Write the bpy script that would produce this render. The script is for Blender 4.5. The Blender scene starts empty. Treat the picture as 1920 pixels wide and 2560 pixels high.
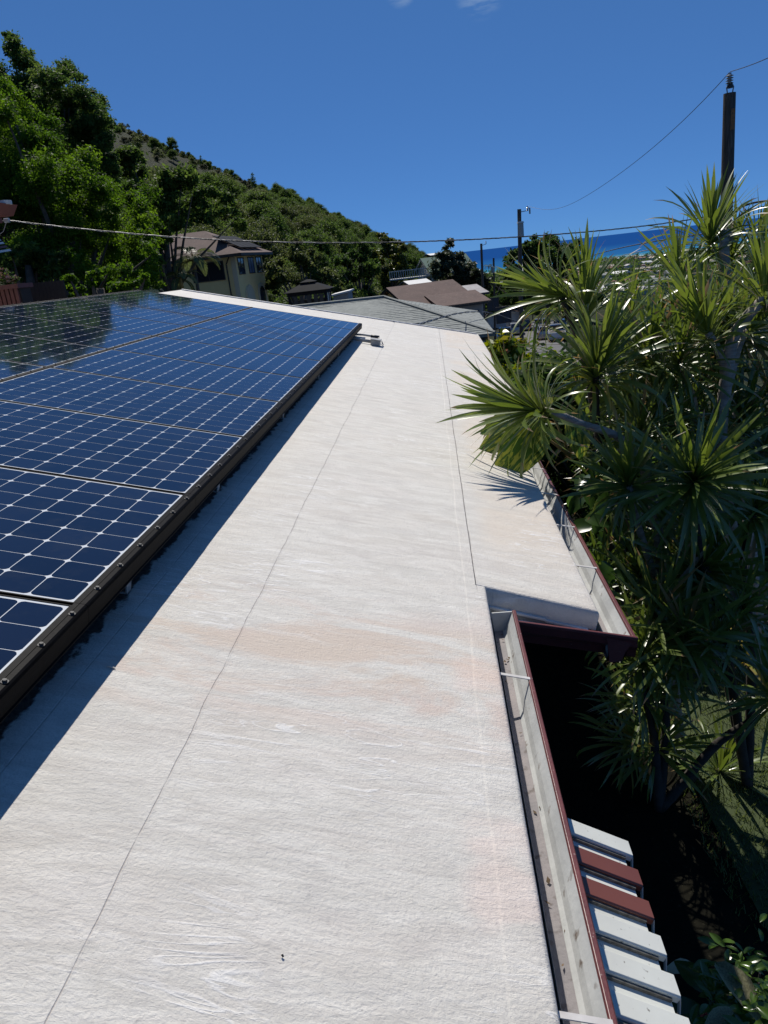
import bpy, math, random
import numpy as np
from mathutils import Vector, Matrix

# ------------------------------------------------------------------ camera, sky, sun, exposure
scene = bpy.context.scene
col = scene.collection
FPX = 1873.3                       # focal length in photograph pixels (1920 x 2560)
YAW, PITCH, ROLL = 0.09265, 0.32162, 0.11494
CAM = np.array([1.116, -1.9313, 0.8367])
_fw = np.array([-math.sin(YAW)*math.cos(PITCH), math.cos(YAW)*math.cos(PITCH), -math.sin(PITCH)])
_r0 = np.array([math.cos(YAW), math.sin(YAW), 0.0])
_d0 = np.cross(_fw, _r0)
_r = math.cos(ROLL)*_r0 + math.sin(ROLL)*_d0
_d = -math.sin(ROLL)*_r0 + math.cos(ROLL)*_d0
cam_data = bpy.data.cameras.new('camera')
cam_data.sensor_width = 36.0
cam_data.lens = FPX*36.0/2560.0
cam_data.clip_start = 0.05
cam_data.clip_end = 200000.0
cam = bpy.data.objects.new('camera', cam_data)
col.objects.link(cam)
M = Matrix.Identity(4)
for i in range(3):
    M[i][0] = _r[i]; M[i][1] = -_d[i]; M[i][2] = -_fw[i]; M[i][3] = CAM[i]
cam.matrix_world = M
scene.camera = cam

SUN_TO = Vector((-0.235, 0.80, 1.0)).normalized()      # direction towards the sun
SUN_EL = math.asin(SUN_TO.z)
SUN_AZ = math.atan2(SUN_TO.x, SUN_TO.y)               # from +Y towards +X
world = bpy.data.worlds.new('World')
scene.world = world
world.use_nodes = True
wn = world.node_tree
for n in list(wn.nodes):
    wn.nodes.remove(n)
sky = wn.nodes.new('ShaderNodeTexSky')
sky.sky_type = 'NISHITA'
sky.sun_disc = False
sky.sun_elevation = SUN_EL
sky.sun_rotation = SUN_AZ
sky.altitude = 3000
sky.air_density = 0.5
sky.dust_density = 0.0
sky.ozone_density = 6.0
gm = wn.nodes.new('ShaderNodeGamma')
gm.inputs['Gamma'].default_value = 0.4
tn = wn.nodes.new('ShaderNodeMixRGB')
tn.blend_type = 'MULTIPLY'
tn.inputs['Fac'].default_value = 1.0
tn.inputs['Color2'].default_value = (0.57, 1.28, 2.42, 1.0)
bg = wn.nodes.new('ShaderNodeBackground')
bg.inputs['Strength'].default_value = 0.106
wo = wn.nodes.new('ShaderNodeOutputWorld')
wn.links.new(sky.outputs['Color'], gm.inputs['Color'])
wn.links.new(gm.outputs['Color'], tn.inputs['Color1'])
# two thin cloud wisps high over the sea
wtc = wn.nodes.new('ShaderNodeTexCoord')
wno = wn.nodes.new('ShaderNodeTexNoise'); wno.inputs['Scale'].default_value = 26.0; wno.inputs['Detail'].default_value = 7.0; wno.inputs['Roughness'].default_value = 0.6
wmp = wn.nodes.new('ShaderNodeMapping'); wmp.inputs['Scale'].default_value = (0.7, 0.7, 3.0)
wn.links.new(wtc.outputs['Generated'], wmp.inputs['Vector']); wn.links.new(wmp.outputs[0], wno.inputs['Vector'])
wsum = None
for (cx_, cy_, rad_) in ((1200, -26, 1.8), (1000, -26, 1.1)):
    dv = (cx_-960)*_r + (cy_-1280)*_d + FPX*_fw; dv = dv/np.linalg.norm(dv)
    dp = wn.nodes.new('ShaderNodeVectorMath'); dp.operation = 'DOT_PRODUCT'; dp.inputs[1].default_value = tuple(dv)
    wn.links.new(wtc.outputs['Generated'], dp.inputs[0])
    mr = wn.nodes.new('ShaderNodeMapRange'); mr.interpolation_type = 'SMOOTHSTEP'; mr.inputs[1].default_value = math.cos(math.radians(rad_)); mr.inputs[2].default_value = 1.0
    wn.links.new(dp.outputs['Value'], mr.inputs[0])
    if wsum is None: wsum = mr.outputs[0]
    else:
        ad = wn.nodes.new('ShaderNodeMath'); ad.operation = 'ADD'; wn.links.new(wsum, ad.inputs[0]); wn.links.new(mr.outputs[0], ad.inputs[1]); wsum = ad.outputs[0]
wth = wn.nodes.new('ShaderNodeMapRange'); wth.inputs[1].default_value = 0.42; wth.inputs[2].default_value = 0.72
wn.links.new(wno.outputs[0], wth.inputs[0])
wml = wn.nodes.new('ShaderNodeMath'); wml.operation = 'MULTIPLY'; wml.use_clamp = True; wn.links.new(wsum, wml.inputs[0]); wn.links.new(wth.outputs[0], wml.inputs[1])
wmx = wn.nodes.new('ShaderNodeMixRGB'); wmx.inputs['Color2'].default_value = (2.3, 3.4, 5.3, 1.0)
wn.links.new(wml.outputs[0], wmx.inputs['Fac']); wn.links.new(tn.outputs['Color'], wmx.inputs['Color1'])
wn.links.new(wmx.outputs['Color'], bg.inputs['Color'])
wn.links.new(bg.outputs[0], wo.inputs['Surface'])

sun_data = bpy.data.lights.new('sun', 'SUN')
sun_data.energy = 5.0
sun_data.angle = math.radians(0.53)
sun_data.color = (1.0, 0.95, 0.87)
sun = bpy.data.objects.new('sun', sun_data)
col.objects.link(sun)
sun.rotation_euler = SUN_TO.to_track_quat('Z', 'Y').to_euler()

vs = scene.view_settings
vs.view_transform = 'Standard'
vs.look = 'None'
vs.exposure = 0.0
vs.gamma = 1.0
vs.use_curve_mapping = False
scene.cycles.use_denoising = True
scene.cycles.max_bounces = 8
scene.cycles.transparent_max_bounces = 12

# ------------------------------------------------------------------ geometry helpers
def ray(px, py):
    v = (px-960)*_r + (py-1280)*_d + FPX*_fw
    return v/np.linalg.norm(v)
def at(px, py, Y):
    d = ray(px, py)
    return CAM + d*(Y-CAM[1])/d[1]
def atz(px, py, z):
    d = ray(px, py)
    return CAM + d*(z-CAM[2])/d[2]
def pix(P):
    v = np.asarray(P, float)-CAM
    x, y, z = v@_r, v@_d, v@_fw
    return 960+FPX*x/z, 1280+FPX*y/z, z
SL = math.radians(14.3)
U_ = np.array([0.0, 1.0, 0.0]); V_ = np.array([-math.cos(SL), 0, math.sin(SL)]); N_ = np.array([math.sin(SL), 0, math.cos(SL)])
def W(u, v, n):
    return u*U_ + v*V_ + n*N_

WL = {}
def tag(o, label=None, cat=None, group=None, kind=None):
    if label: o['label'] = label
    if cat: o['category'] = cat
    if group: o['group'] = group
    if kind: o['kind'] = kind
    return o
def root(name, label, cat, loc=(0, 0, 0), group=None, rz=0.0, sc=1.0):
    o = bpy.data.objects.new(name, None)
    o.empty_display_size = 0.2
    col.objects.link(o)
    o.location = Vector([float(c) for c in loc]); o.rotation_euler = (0, 0, rz); o.scale = (sc, sc, sc)
    WL[o.name] = np.array(loc, float)
    return tag(o, label, cat, group)
def link(name, me, parent=None, loc=(0, 0, 0), rot=None, sc=None):
    o = bpy.data.objects.new(name, me)
    col.objects.link(o)
    if parent is not None: o.parent = parent
    o.location = Vector([float(c) for c in loc])
    if rot is not None: o.rotation_euler = rot
    if sc is not None: o.scale = sc
    WL[o.name] = (WL[parent.name] if parent is not None else np.array(loc, float))
    return o
def unit(v):
    v = np.asarray(v, float)
    return v/max(np.linalg.norm(v), 1e-9)

class MB:
    def __init__(s):
        s.v = []; s.f = []
    def poly(s, pts):
        b = len(s.v); s.v += [tuple(float(c) for c in p) for p in pts]; s.f.append(tuple(range(b, b+len(pts)))); return s
    def box(s, x0, x1, y0, y1, z0, z1):
        b = len(s.v)
        s.v += [(x0, y0, z0), (x1, y0, z0), (x1, y1, z0), (x0, y1, z0), (x0, y0, z1), (x1, y0, z1), (x1, y1, z1), (x0, y1, z1)]
        s.f += [tuple(b+i for i in f) for f in ((0, 3, 2, 1), (4, 5, 6, 7), (0, 1, 5, 4), (1, 2, 6, 5), (2, 3, 7, 6), (3, 0, 4, 7))]
        return s
    def obox(s, o, a, b_, c):
        """box from corner o with edge vectors a, b_, c"""
        o, a, b_, c = (np.asarray(t, float) for t in (o, a, b_, c))
        if np.dot(np.cross(a, b_), c) < 0: a, b_ = b_, a
        b = len(s.v)
        for p in (o, o+a, o+a+b_, o+b_, o+c, o+a+c, o+a+b_+c, o+b_+c): s.v.append(tuple(p))
        s.f += [tuple(b+i for i in f) for f in ((0, 3, 2, 1), (4, 5, 6, 7), (0, 1, 5, 4), (1, 2, 6, 5), (2, 3, 7, 6), (3, 0, 4, 7))]
        return s
    def prism(s, pts, vec):
        n = len(pts); b = len(s.v); vec = np.asarray(vec, float)
        s.v += [tuple(float(c) for c in p) for p in pts] + [tuple(np.asarray(p, float)+vec) for p in pts]
        s.f.append(tuple(range(b+n-1, b-1, -1))); s.f.append(tuple(range(b+n, b+2*n)))
        for i in range(n):
            j = (i+1) % n; s.f.append((b+i, b+j, b+n+j, b+n+i))
        return s
    def strip(s, profile, vec):
        """open profile swept along vec"""
        n = len(profile); b = len(s.v); vec = np.asarray(vec, float)
        s.v += [tuple(float(c) for c in p) for p in profile] + [tuple(np.asarray(p, float)+vec) for p in profile]
        for i in range(n-1): s.f.append((b+i, b+i+1, b+n+i+1, b+n+i))
        return s
    def tube(s, pts, r, n=8, cap=True):
        pts = [np.asarray(p, float) for p in pts]
        rs = r if hasattr(r, '__len__') else [r]*len(pts)
        b = len(s.v); ref = None
        for i, p in enumerate(pts):
            t = unit(pts[min(i+1, len(pts)-1)]-pts[max(i-1, 0)])
            if ref is None:
                ref = np.array([1.0, 0, 0]) if abs(t[0]) < 0.8 else np.array([0, 1.0, 0])
            a = unit(ref - t*np.dot(ref, t)); ref = a; c = np.cross(t, a)
            for k in range(n):
                th = 2*math.pi*k/n
                s.v.append(tuple(p + rs[i]*(math.cos(th)*a+math.sin(th)*c)))
        for i in range(len(pts)-1):
            for k in range(n):
                k2 = (k+1) % n
                s.f.append((b+i*n+k, b+i*n+k2, b+(i+1)*n+k2, b+(i+1)*n+k))
        if cap:
            s.f.append(tuple(b+k for k in range(n-1, -1, -1))); e = b+(len(pts)-1)*n
            s.f.append(tuple(e+k for k in range(n)))
        return s
    def mesh(s, name, mat=None, smooth=False, off=None):
        me = bpy.data.meshes.new(name)
        v = np.array(s.v, float)
        if off is not None: v = v-np.asarray(off, float)
        me.from_pydata(v.tolist(), [], s.f)
        if mat: me.materials.append(mat)
        if smooth: me.polygons.foreach_set('use_smooth', [True]*len(me.polygons))
        me.update()
        return me
    def build(s, name, mat, parent=None, smooth=False, bevel=0.0, local=False, loc=None):
        """world-coordinate geometry unless local; parented to a thing/part"""
        if parent is not None:
            me = s.mesh(name, mat, smooth, None if local else WL[parent.name])
            o = link(name, me, parent)
        else:
            if loc is None:
                a = np.array(s.v); loc = (a[:, 0].mean(), a[:, 1].mean(), a[:, 2].min())
            me = s.mesh(name, mat, smooth, loc)
            o = link(name, me, None, loc)
        if bevel:
            m = o.modifiers.new('bevel', 'BEVEL'); m.width = bevel; m.segments = 2; m.limit_method = 'ANGLE'; m.angle_limit = math.radians(40)
        return o

def quadmesh(name, Q, mat, tint=None, smooth=False):
    """Q: (N,4,3) array -> mesh of N separate quads, with a per-face tint attribute"""
    N = len(Q); me = bpy.data.meshes.new(name)
    me.vertices.add(N*4); me.vertices.foreach_set('co', np.ascontiguousarray(Q, dtype=np.float32).ravel())
    me.loops.add(N*4); me.loops.foreach_set('vertex_index', np.arange(N*4, dtype=np.int32))
    me.polygons.add(N); me.polygons.foreach_set('loop_start', np.arange(0, N*4, 4, dtype=np.int32))
    try: me.polygons.foreach_set('loop_total', np.full(N, 4, dtype=np.int32))
    except Exception: pass
    if tint is not None:
        a = me.attributes.new('tint', 'FLOAT', 'FACE'); a.data.foreach_set('value', np.asarray(tint, dtype=np.float32))
    me.materials.append(mat); me.update(calc_edges=True)
    return me

# ------------------------------------------------------------------ materials
def newmat(name):
    m = bpy.data.materials.new(name); m.use_nodes = True
    nt = m.node_tree; b = nt.nodes['Principled BSDF']
    return m, nt, b
def inp(b, name, v):
    if name in b.inputs: b.inputs[name].default_value = v
def nd(nt, t, **kw):
    n = nt.nodes.new(t)
    for k, v in kw.items(): setattr(n, k, v)
    return n
def pmat(name, c1, c2=None, scale=4.0, rough=0.6, metal=0.0, bump=0.0, bscale=60.0, stretch=(1, 1, 1), coat=0.0, spec=None, lo=0.35, hi=0.65, c3=None, s3=40.0, t3=(0.62, 0.7), detail=5.0):
    m, nt, b = newmat(name)
    inp(b, 'Roughness', rough); inp(b, 'Metallic', metal); inp(b, 'Base Color', (*c1, 1))
    if coat: inp(b, 'Coat Weight', coat); inp(b, 'Coat Roughness', 0.05)
    if spec is not None: inp(b, 'Specular IOR Level', spec)
    tc = nd(nt, 'ShaderNodeTexCoord'); mp = nd(nt, 'ShaderNodeMapping'); mp.inputs['Scale'].default_value = stretch
    nt.links.new(tc.outputs['Object'], mp.inputs['Vector'])
    if c2 is not None:
        no = nd(nt, 'ShaderNodeTexNoise'); no.inputs['Scale'].default_value = scale; no.inputs['Detail'].default_value = detail
        nt.links.new(mp.outputs[0], no.inputs['Vector'])
        rp = nd(nt, 'ShaderNodeValToRGB'); e = rp.color_ramp.elements
        e[0].position = lo; e[0].color = (*c1, 1); e[1].position = hi; e[1].color = (*c2, 1)
        nt.links.new(no.outputs[0], rp.inputs['Fac'])
        out = rp.outputs['Color']
        if c3 is not None:
            n3 = nd(nt, 'ShaderNodeTexNoise'); n3.inputs['Scale'].default_value = s3; n3.inputs['Detail'].default_value = 4
            nt.links.new(mp.outputs[0], n3.inputs['Vector'])
            r3 = nd(nt, 'ShaderNodeValToRGB'); r3.color_ramp.elements[0].position = t3[0]; r3.color_ramp.elements[1].position = t3[1]
            nt.links.new(n3.outputs[0], r3.inputs['Fac'])
            mx = nd(nt, 'ShaderNodeMixRGB'); mx.inputs['Color2'].default_value = (*c3, 1)
            nt.links.new(r3.outputs['Color'], mx.inputs['Fac']); nt.links.new(out, mx.inputs['Color1']); out = mx.outputs['Color']
        nt.links.new(out, b.inputs['Base Color'])
    if bump:
        n2 = nd(nt, 'ShaderNodeTexNoise'); n2.inputs['Scale'].default_value = bscale; n2.inputs['Detail'].default_value = 6
        nt.links.new(mp.outputs[0], n2.inputs['Vector'])
        bp = nd(nt, 'ShaderNodeBump'); bp.inputs['Strength'].default_value = bump; bp.inputs['Distance'].default_value = 0.01
        nt.links.new(n2.outputs[0], bp.inputs['Height']); nt.links.new(bp.outputs[0], b.inputs['Normal'])
    return m
def leafmat(name, cols, trans=0.35, rough=0.4, spec=0.5, tcol=None, stripe=False):
    """leaf: per-leaf colour from the tint attribute, some light passes through the blade"""
    m, nt, b = newmat(name)
    inp(b, 'Roughness', rough); inp(b, 'Specular IOR Level', spec*0.6)
    at_ = nd(nt, 'ShaderNodeAttribute', attribute_name='tint')
    oi = nd(nt, 'ShaderNodeObjectInfo')
    ad = nd(nt, 'ShaderNodeMath', operation='MULTIPLY_ADD'); ad.inputs[1].default_value = 0.25
    nt.links.new(oi.outputs['Random'], ad.inputs[0]); nt.links.new(at_.outputs['Fac'], ad.inputs[2])
    rp = nd(nt, 'ShaderNodeValToRGB'); e = rp.color_ramp.elements
    e[0].position = 0.0; e[0].color = (*cols[0], 1); e[1].position = 1.15; e[1].color = (*cols[-1], 1)
    for i, c in enumerate(cols[1:-1]):
        k = e.new((i+1)/(len(cols)-1)*1.1); k.color = (*c, 1)
    nt.links.new(ad.outputs[0], rp.inputs['Fac'])
    nt.links.new(rp.outputs['Color'], b.inputs['Base Color'])
    tr = nd(nt, 'ShaderNodeBsdfTranslucent')
    hsv = nd(nt, 'ShaderNodeHueSaturation'); hsv.inputs['Saturation'].default_value = 1.1; hsv.inputs['Value'].default_value = 1.9; hsv.inputs['Hue'].default_value = 0.485
    nt.links.new(rp.outputs['Color'], hsv.inputs['Color']); nt.links.new(hsv.outputs['Color'], tr.inputs['Color'])
    mx = nd(nt, 'ShaderNodeMixShader'); mx.inputs['Fac'].default_value = trans
    nt.links.new(b.outputs[0], mx.inputs[1]); nt.links.new(tr.outputs[0], mx.inputs[2])
    nt.links.new(mx.outputs[0], nt.nodes['Material Output'].inputs['Surface'])
    return m
from mathutils import noise as mnoise
RD = -0.18                                              # roof coating lies this far under the panel faces
def mth(nt, op, a, b=None, c=None):
    n = nd(nt, 'ShaderNodeMath', operation=op)
    for i, x in enumerate((a, b, c)):
        if x is None: continue
        if isinstance(x, (int, float)): n.inputs[i].default_value = x
        else: nt.links.new(x, n.inputs[i])
    return n.outputs[0]
def mixc(nt, fac, a, b):
    m = nd(nt, 'ShaderNodeMixRGB')
    for k, x in (('Fac', fac), ('Color1', a), ('Color2', b)):
        if isinstance(x, tuple): m.inputs[k].default_value = (*x, 1)
        elif isinstance(x, (int, float)): m.inputs[k].default_value = x
        else: nt.links.new(x, m.inputs[k])
    return m.outputs['Color']
def mapr(nt, x, a, b, lo=0.0, hi=1.0, smooth=True):
    n = nd(nt, 'ShaderNodeMapRange'); n.interpolation_type = 'SMOOTHSTEP' if smooth else 'LINEAR'
    nt.links.new(x, n.inputs[0])
    for i, v in zip((1, 2, 3, 4), (a, b, lo, hi)): n.inputs[i].default_value = v
    return n.outputs[0]
def nz(nt, vec, scale, detail=4.0, rough=0.55, dist=0.0):
    n = nd(nt, 'ShaderNodeTexNoise'); n.inputs['Scale'].default_value = scale; n.inputs['Detail'].default_value = detail
    n.inputs['Roughness'].default_value = rough; n.inputs['Distortion'].default_value = dist
    nt.links.new(vec, n.inputs['Vector']); return n.outputs[0]
def scl(nt, vec, s, off=(0, 0, 0)):
    m = nd(nt, 'ShaderNodeMapping'); m.inputs['Scale'].default_value = s; m.inputs['Location'].default_value = off
    nt.links.new(vec, m.inputs['Vector']); return m.outputs[0]

def roof_material():
    m, nt, b = newmat('white_roof_coating')
    a = nd(nt, 'ShaderNodeAttribute', attribute_name='ruv'); vec = a.outputs['Vector']
    sp = nd(nt, 'ShaderNodeSeparateXYZ'); nt.links.new(vec, sp.inputs[0]); u, v = sp.outputs[0], sp.outputs[1]
    streak = nz(nt, scl(nt, vec, (15, 4.5, 1)), 1.0, 7, 0.68, 0.8)
    big = nz(nt, scl(nt, vec, (1.3, 0.45, 1), (3, 1, 0)), 1.0, 4)
    fine = nz(nt, vec, 55, 5, 0.65)
    c = mixc(nt, mapr(nt, streak, 0.3, 0.7), (0.685, 0.66, 0.605), (0.56, 0.535, 0.485))
    c = mixc(nt, mapr(nt, nz(nt, scl(nt, vec, (7, 4, 1), (8, 3, 0)), 1.0, 8, 0.72, 0.4), 0.48, 0.72, 0, 0.55), c, (0.50, 0.475, 0.445))
    c = mixc(nt, mapr(nt, fine, 0.52, 0.72, 0, 0.5), c, (0.44, 0.42, 0.39))
    # tan and pink tide marks that run with the fall of the roof, strongest across one band
    band = nz(nt, scl(nt, vec, (5.5, 1.3, 1), (0, 4, 0)), 1.0, 7, 0.68, 0.9)
    d = mth(nt, 'ABSOLUTE', mth(nt, 'SUBTRACT', u, 0.22))
    zone = mapr(nt, d, 0.14, 0.55, 1.0, 0.10)
    st = mth(nt, 'MULTIPLY', mapr(nt, band, 0.42, 0.60), zone)
    hue = mixc(nt, mapr(nt, big, 0.4, 0.6), (0.585, 0.475, 0.425), (0.57, 0.485, 0.405))
    c = mixc(nt, mth(nt, 'MULTIPLY', st, 0.95), c, hue)
    # tan wash on the lower extension
    ext = mth(nt, 'MULTIPLY', mapr(nt, v, -1.29, -1.44), mapr(nt, big, 0.35, 0.62))
    c = mixc(nt, mth(nt, 'MULTIPLY', ext, 0.55), c, (0.66, 0.56, 0.45))
    warm = mth(nt, 'MULTIPLY', mapr(nt, big, 0.5, 0.7), mapr(nt, streak, 0.4, 0.65))
    c = mixc(nt, mth(nt, 'MULTIPLY', warm, 0.14), c, (0.62, 0.53, 0.44))
    # fresh pale-pink patches along the eave strip
    pk = nz(nt, scl(nt, vec, (3.2, 2.0, 1), (7, 0, 0)), 1.0, 3)
    pe = mth(nt, 'MULTIPLY', mapr(nt, v, -1.13, -1.2), mth(nt, 'MULTIPLY', mapr(nt, pk, 0.5, 0.6), mapr(nt, u, 0.85, 0.6)))
    c = mixc(nt, mth(nt, 'MULTIPLY', pe, 0.3), c, (0.80, 0.60, 0.52))
    # thin white runs of thicker paint
    rv = nz(nt, scl(nt, vec, (11, 1.7, 1), (1, 9, 0)), 1.0, 3, 0.5, 1.6)
    line = mapr(nt, mth(nt, 'ABSOLUTE', mth(nt, 'SUBTRACT', rv, 0.5)), 0.0, 0.022, 1.0, 0.0)
    rz = mapr(nt, nz(nt, scl(nt, vec, (1.1, 1.3, 1), (5, 5, 0)), 1.0, 2), 0.45, 0.62)
    run = mth(nt, 'MULTIPLY', line, rz)
    c = mixc(nt, mth(nt, 'MULTIPLY', run, 0.85), c, (0.76, 0.745, 0.72))
    # specks of grit
    vo = nd(nt, 'ShaderNodeTexVoronoi'); vo.inputs['Scale'].default_value = 64; nt.links.new(vec, vo.inputs['Vector'])
    sk = mth(nt, 'MULTIPLY', mapr(nt, vo.outputs['Distance'], 0.04, 0.09, 1, 0), mapr(nt, nz(nt, scl(nt, vec, (1, 1, 1), (2, 2, 0)), 9, 2), 0.50, 0.60))
    c = mixc(nt, mth(nt, 'MULTIPLY', sk, 0.5), c, (0.26, 0.24, 0.21))
    pit = mapr(nt, nz(nt, vec, 210, 3, 0.6), 0.60, 0.70, 0, 0.45)
    c = mixc(nt, pit, c, (0.36, 0.34, 0.31))
    # thin grey dirt runs down the fall, heavier towards the eave
    dr = nz(nt, scl(nt, vec, (30, 2.4, 1), (4, 4, 0)), 1.0, 6, 0.66, 0.5)
    dm = mapr(nt, nz(nt, scl(nt, vec, (1.2, 0.9, 1), (11, 2, 0)), 1.0, 3), 0.38, 0.62)
    c = mixc(nt, mth(nt, 'MULTIPLY', mth(nt, 'MULTIPLY', mapr(nt, dr, 0.50, 0.66), dm), 0.34), c, (0.43, 0.40, 0.365))
    # open seams
    wob = mth(nt, 'MULTIPLY', mth(nt, 'SUBTRACT', nz(nt, vec, 2.2, 4), 0.5), 0.03)
    brk = mapr(nt, nz(nt, vec, 7, 4), 0.36, 0.5, 0.25, 1)
    vw = mth(nt, 'ADD', v, wob)
    s1 = mapr(nt, mth(nt, 'ABSOLUTE', mth(nt, 'ADD', vw, 0.443)), 0.0006, 0.0022, 1, 0)
    s2 = mth(nt, 'MULTIPLY', mapr(nt, mth(nt, 'ABSOLUTE', mth(nt, 'ADD', vw, 1.282)), 0.0006, 0.002, 1, 0), mapr(nt, u, 0.89, 0.95))
    s3 = mapr(nt, mth(nt, 'ABSOLUTE', mth(nt, 'SUBTRACT', mth(nt, 'ADD', u, wob), 10.9)), 0.008, 0.022, 1, 0)
    s4 = mapr(nt, mth(nt, 'ABSOLUTE', mth(nt, 'ADD', v, 0.07)), 0.001, 0.003, 1, 0)
    seam = mth(nt, 'MULTIPLY', mth(nt, 'MAXIMUM', mth(nt, 'MAXIMUM', s1, s2), mth(nt, 'MAXIMUM', s3, mth(nt, 'MULTIPLY', s4, 0.6))), brk)
    c = mixc(nt, mth(nt, 'MULTIPLY', seam, 0.45), c, (0.2, 0.15, 0.14))
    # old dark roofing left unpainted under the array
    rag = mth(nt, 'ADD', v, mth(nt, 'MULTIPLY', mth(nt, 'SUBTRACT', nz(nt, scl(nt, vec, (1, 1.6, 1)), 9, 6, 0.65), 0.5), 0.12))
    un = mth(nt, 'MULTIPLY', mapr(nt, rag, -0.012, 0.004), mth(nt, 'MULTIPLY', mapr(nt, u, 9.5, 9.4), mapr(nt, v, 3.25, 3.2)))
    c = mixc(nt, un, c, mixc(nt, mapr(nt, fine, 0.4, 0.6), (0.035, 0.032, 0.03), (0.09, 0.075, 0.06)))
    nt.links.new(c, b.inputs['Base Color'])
    inp(b, 'Roughness', 0.72); inp(b, 'Specular IOR Level', 0.3)
    h1 = nz(nt, scl(nt, vec, (75, 34, 1)), 1.0, 8, 0.74, 0.6)
    h2 = nz(nt, vec, 120, 4, 0.6)
    h = mth(nt, 'ADD', mth(nt, 'MULTIPLY', h1, 0.009), mth(nt, 'MULTIPLY', h2, 0.0045))
    h = mth(nt, 'ADD', h, mth(nt, 'MULTIPLY', run, 0.002))
    h = mth(nt, 'SUBTRACT', h, mth(nt, 'MULTIPLY', seam, 0.004))
    lap = mth(nt, 'ADD', mth(nt, 'MULTIPLY', mapr(nt, vw, -0.452, -0.440), 0.0022), mth(nt, 'MULTIPLY', mapr(nt, vw, -1.236, -1.226), -0.003))
    h = mth(nt, 'ADD', h, lap)
    bp = nd(nt, 'ShaderNodeBump'); bp.inputs['Strength'].default_value = 0.6; bp.inputs['Distance'].default_value = 1.0
    nt.links.new(h, bp.inputs['Height']); nt.links.new(bp.outputs[0], b.inputs['Normal'])
    return m
M_ROOF = roof_material()
M_MAROON = pmat('maroon_gutter_paint', (0.135, 0.034, 0.032), (0.105, 0.026, 0.026), scale=14, rough=0.42, bump=0.12, bscale=90, c3=(0.28, 0.19, 0.17), s3=60, t3=(0.70, 0.74))
M_GUTIN = pmat('weathered_white_gutter', (0.54, 0.545, 0.525), (0.43, 0.435, 0.42), scale=7, rough=0.5, bump=0.15, bscale=50, c3=(0.16, 0.12, 0.09), s3=22, t3=(0.64, 0.74))
M_GUTFL = pmat('silted_gutter_floor', (0.19, 0.175, 0.175), (0.25, 0.22, 0.215), scale=9, rough=0.75, bump=0.3, bscale=70, c3=(0.10, 0.08, 0.07), s3=30, t3=(0.6, 0.72))
M_STRAP = pmat('white_strap_paint', (0.62, 0.60, 0.57), (0.5, 0.47, 0.44), scale=20, rough=0.5)
M_SIDE = pmat('coated_roof_edge', (0.55, 0.55, 0.54), (0.40, 0.40, 0.40), scale=12, rough=0.7, bump=0.5, bscale=60, c3=(0.72, 0.71, 0.69), s3=45, t3=(0.55, 0.66))
M_WALL = pmat('cream_wall_paint', (0.55, 0.50, 0.42), (0.48, 0.44, 0.37), scale=2, rough=0.8, bump=0.2)
M_FLASH = pmat('flashing_white', (0.74, 0.73, 0.71), (0.6, 0.58, 0.55), scale=10, rough=0.5, bump=0.2)

house = root('house', 'house roof with pale weathered coating, seams and maroon gutters in the foreground', 'house', (0, 3, -3.5))

def grid_part(name, us, vs, edge_v=False, edge_u0=False, edge_u1=False, skew=None):
    """one sheet of roof; optional rolled edges at the low-v side and at the u ends"""
    us = list(us); vs = list(vs); verts = []; ruv = []; faces = []
    roll = [(0.016, -0.085), (0.016, -0.022), (0.013, -0.010), (0.007, -0.002)]   # (out, down)
    rows = [(vs[0]-o, dn) for o, dn in roll] if edge_v else []
    rows += [(v, 0.0) for v in vs]
    cols = [(us[0]-o, dn) for o, dn in roll] if edge_u0 else []
    cols += [(u, 0.0) for u in us]
    if edge_u1: cols += [(us[-1]+o, dn) for o, dn in reversed(roll)]
    for u, du in cols:
        for v, dv in rows:
            dn = min(du, dv); u_ = u
            if skew: u_ = u+max(0.0, 1-(u-us[0])/1.5)*skew*(v-vs[0])/(vs[-1]-vs[0])
            n = RD + dn + 0.0022*mnoise.noise(Vector((u*3.1, v*2.2, 1.7))) + 0.0012*mnoise.noise(Vector((u*13, v*5, 4.2)))
            verts.append(W(u_, v, n)); ruv.append((u, v, dn))
    R = len(rows)
    for i in range(len(cols)-1):
        for j in range(R-1):
            faces.append((i*R+j, (i+1)*R+j, (i+1)*R+j+1, i*R+j+1))
    off = WL[house.name]
    me = bpy.data.meshes.new(name); me.from_pydata([tuple(p-off) for p in verts], [], faces)
    at_ = me.attributes.new('ruv', 'FLOAT_VECTOR', 'POINT'); at_.data.foreach_set('vector', np.array(ruv, dtype=np.float32).ravel())
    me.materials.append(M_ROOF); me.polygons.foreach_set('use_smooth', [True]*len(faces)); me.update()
    return link(name, me, house)
def span(a, b, st):
    n = max(1, int(round((b-a)/st))); return [a+(b-a)*i/n for i in range(n+1)]
US = 0.89; USL = 0.965
UN = span(-6, -1.6, 0.4)[:-1] + span(-1.6, USL, 0.03)
UF = span(USL, 4.0, 0.04)[:-1] + span(4.0, 12.7, 0.12)
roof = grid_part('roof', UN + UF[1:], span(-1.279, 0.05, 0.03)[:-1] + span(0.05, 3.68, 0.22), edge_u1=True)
grid_part('roof_eave', UN, span(-1.311, -1.279, 0.016), edge_v=True)
grid_part('roof_extension', span(US+0.016, 4.0, 0.04)[:-1] + span(4.0, 4.6, 0.1), span(-1.776, -1.2815, 0.03), edge_v=True, edge_u0=True, skew=USL-US)
grid_part('roof_extension', span(4.602, 12.7, 0.15), span(-2.03, -1.2815, 0.06), edge_v=True, edge_u0=True, edge_u1=True)
b = MB()
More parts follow.
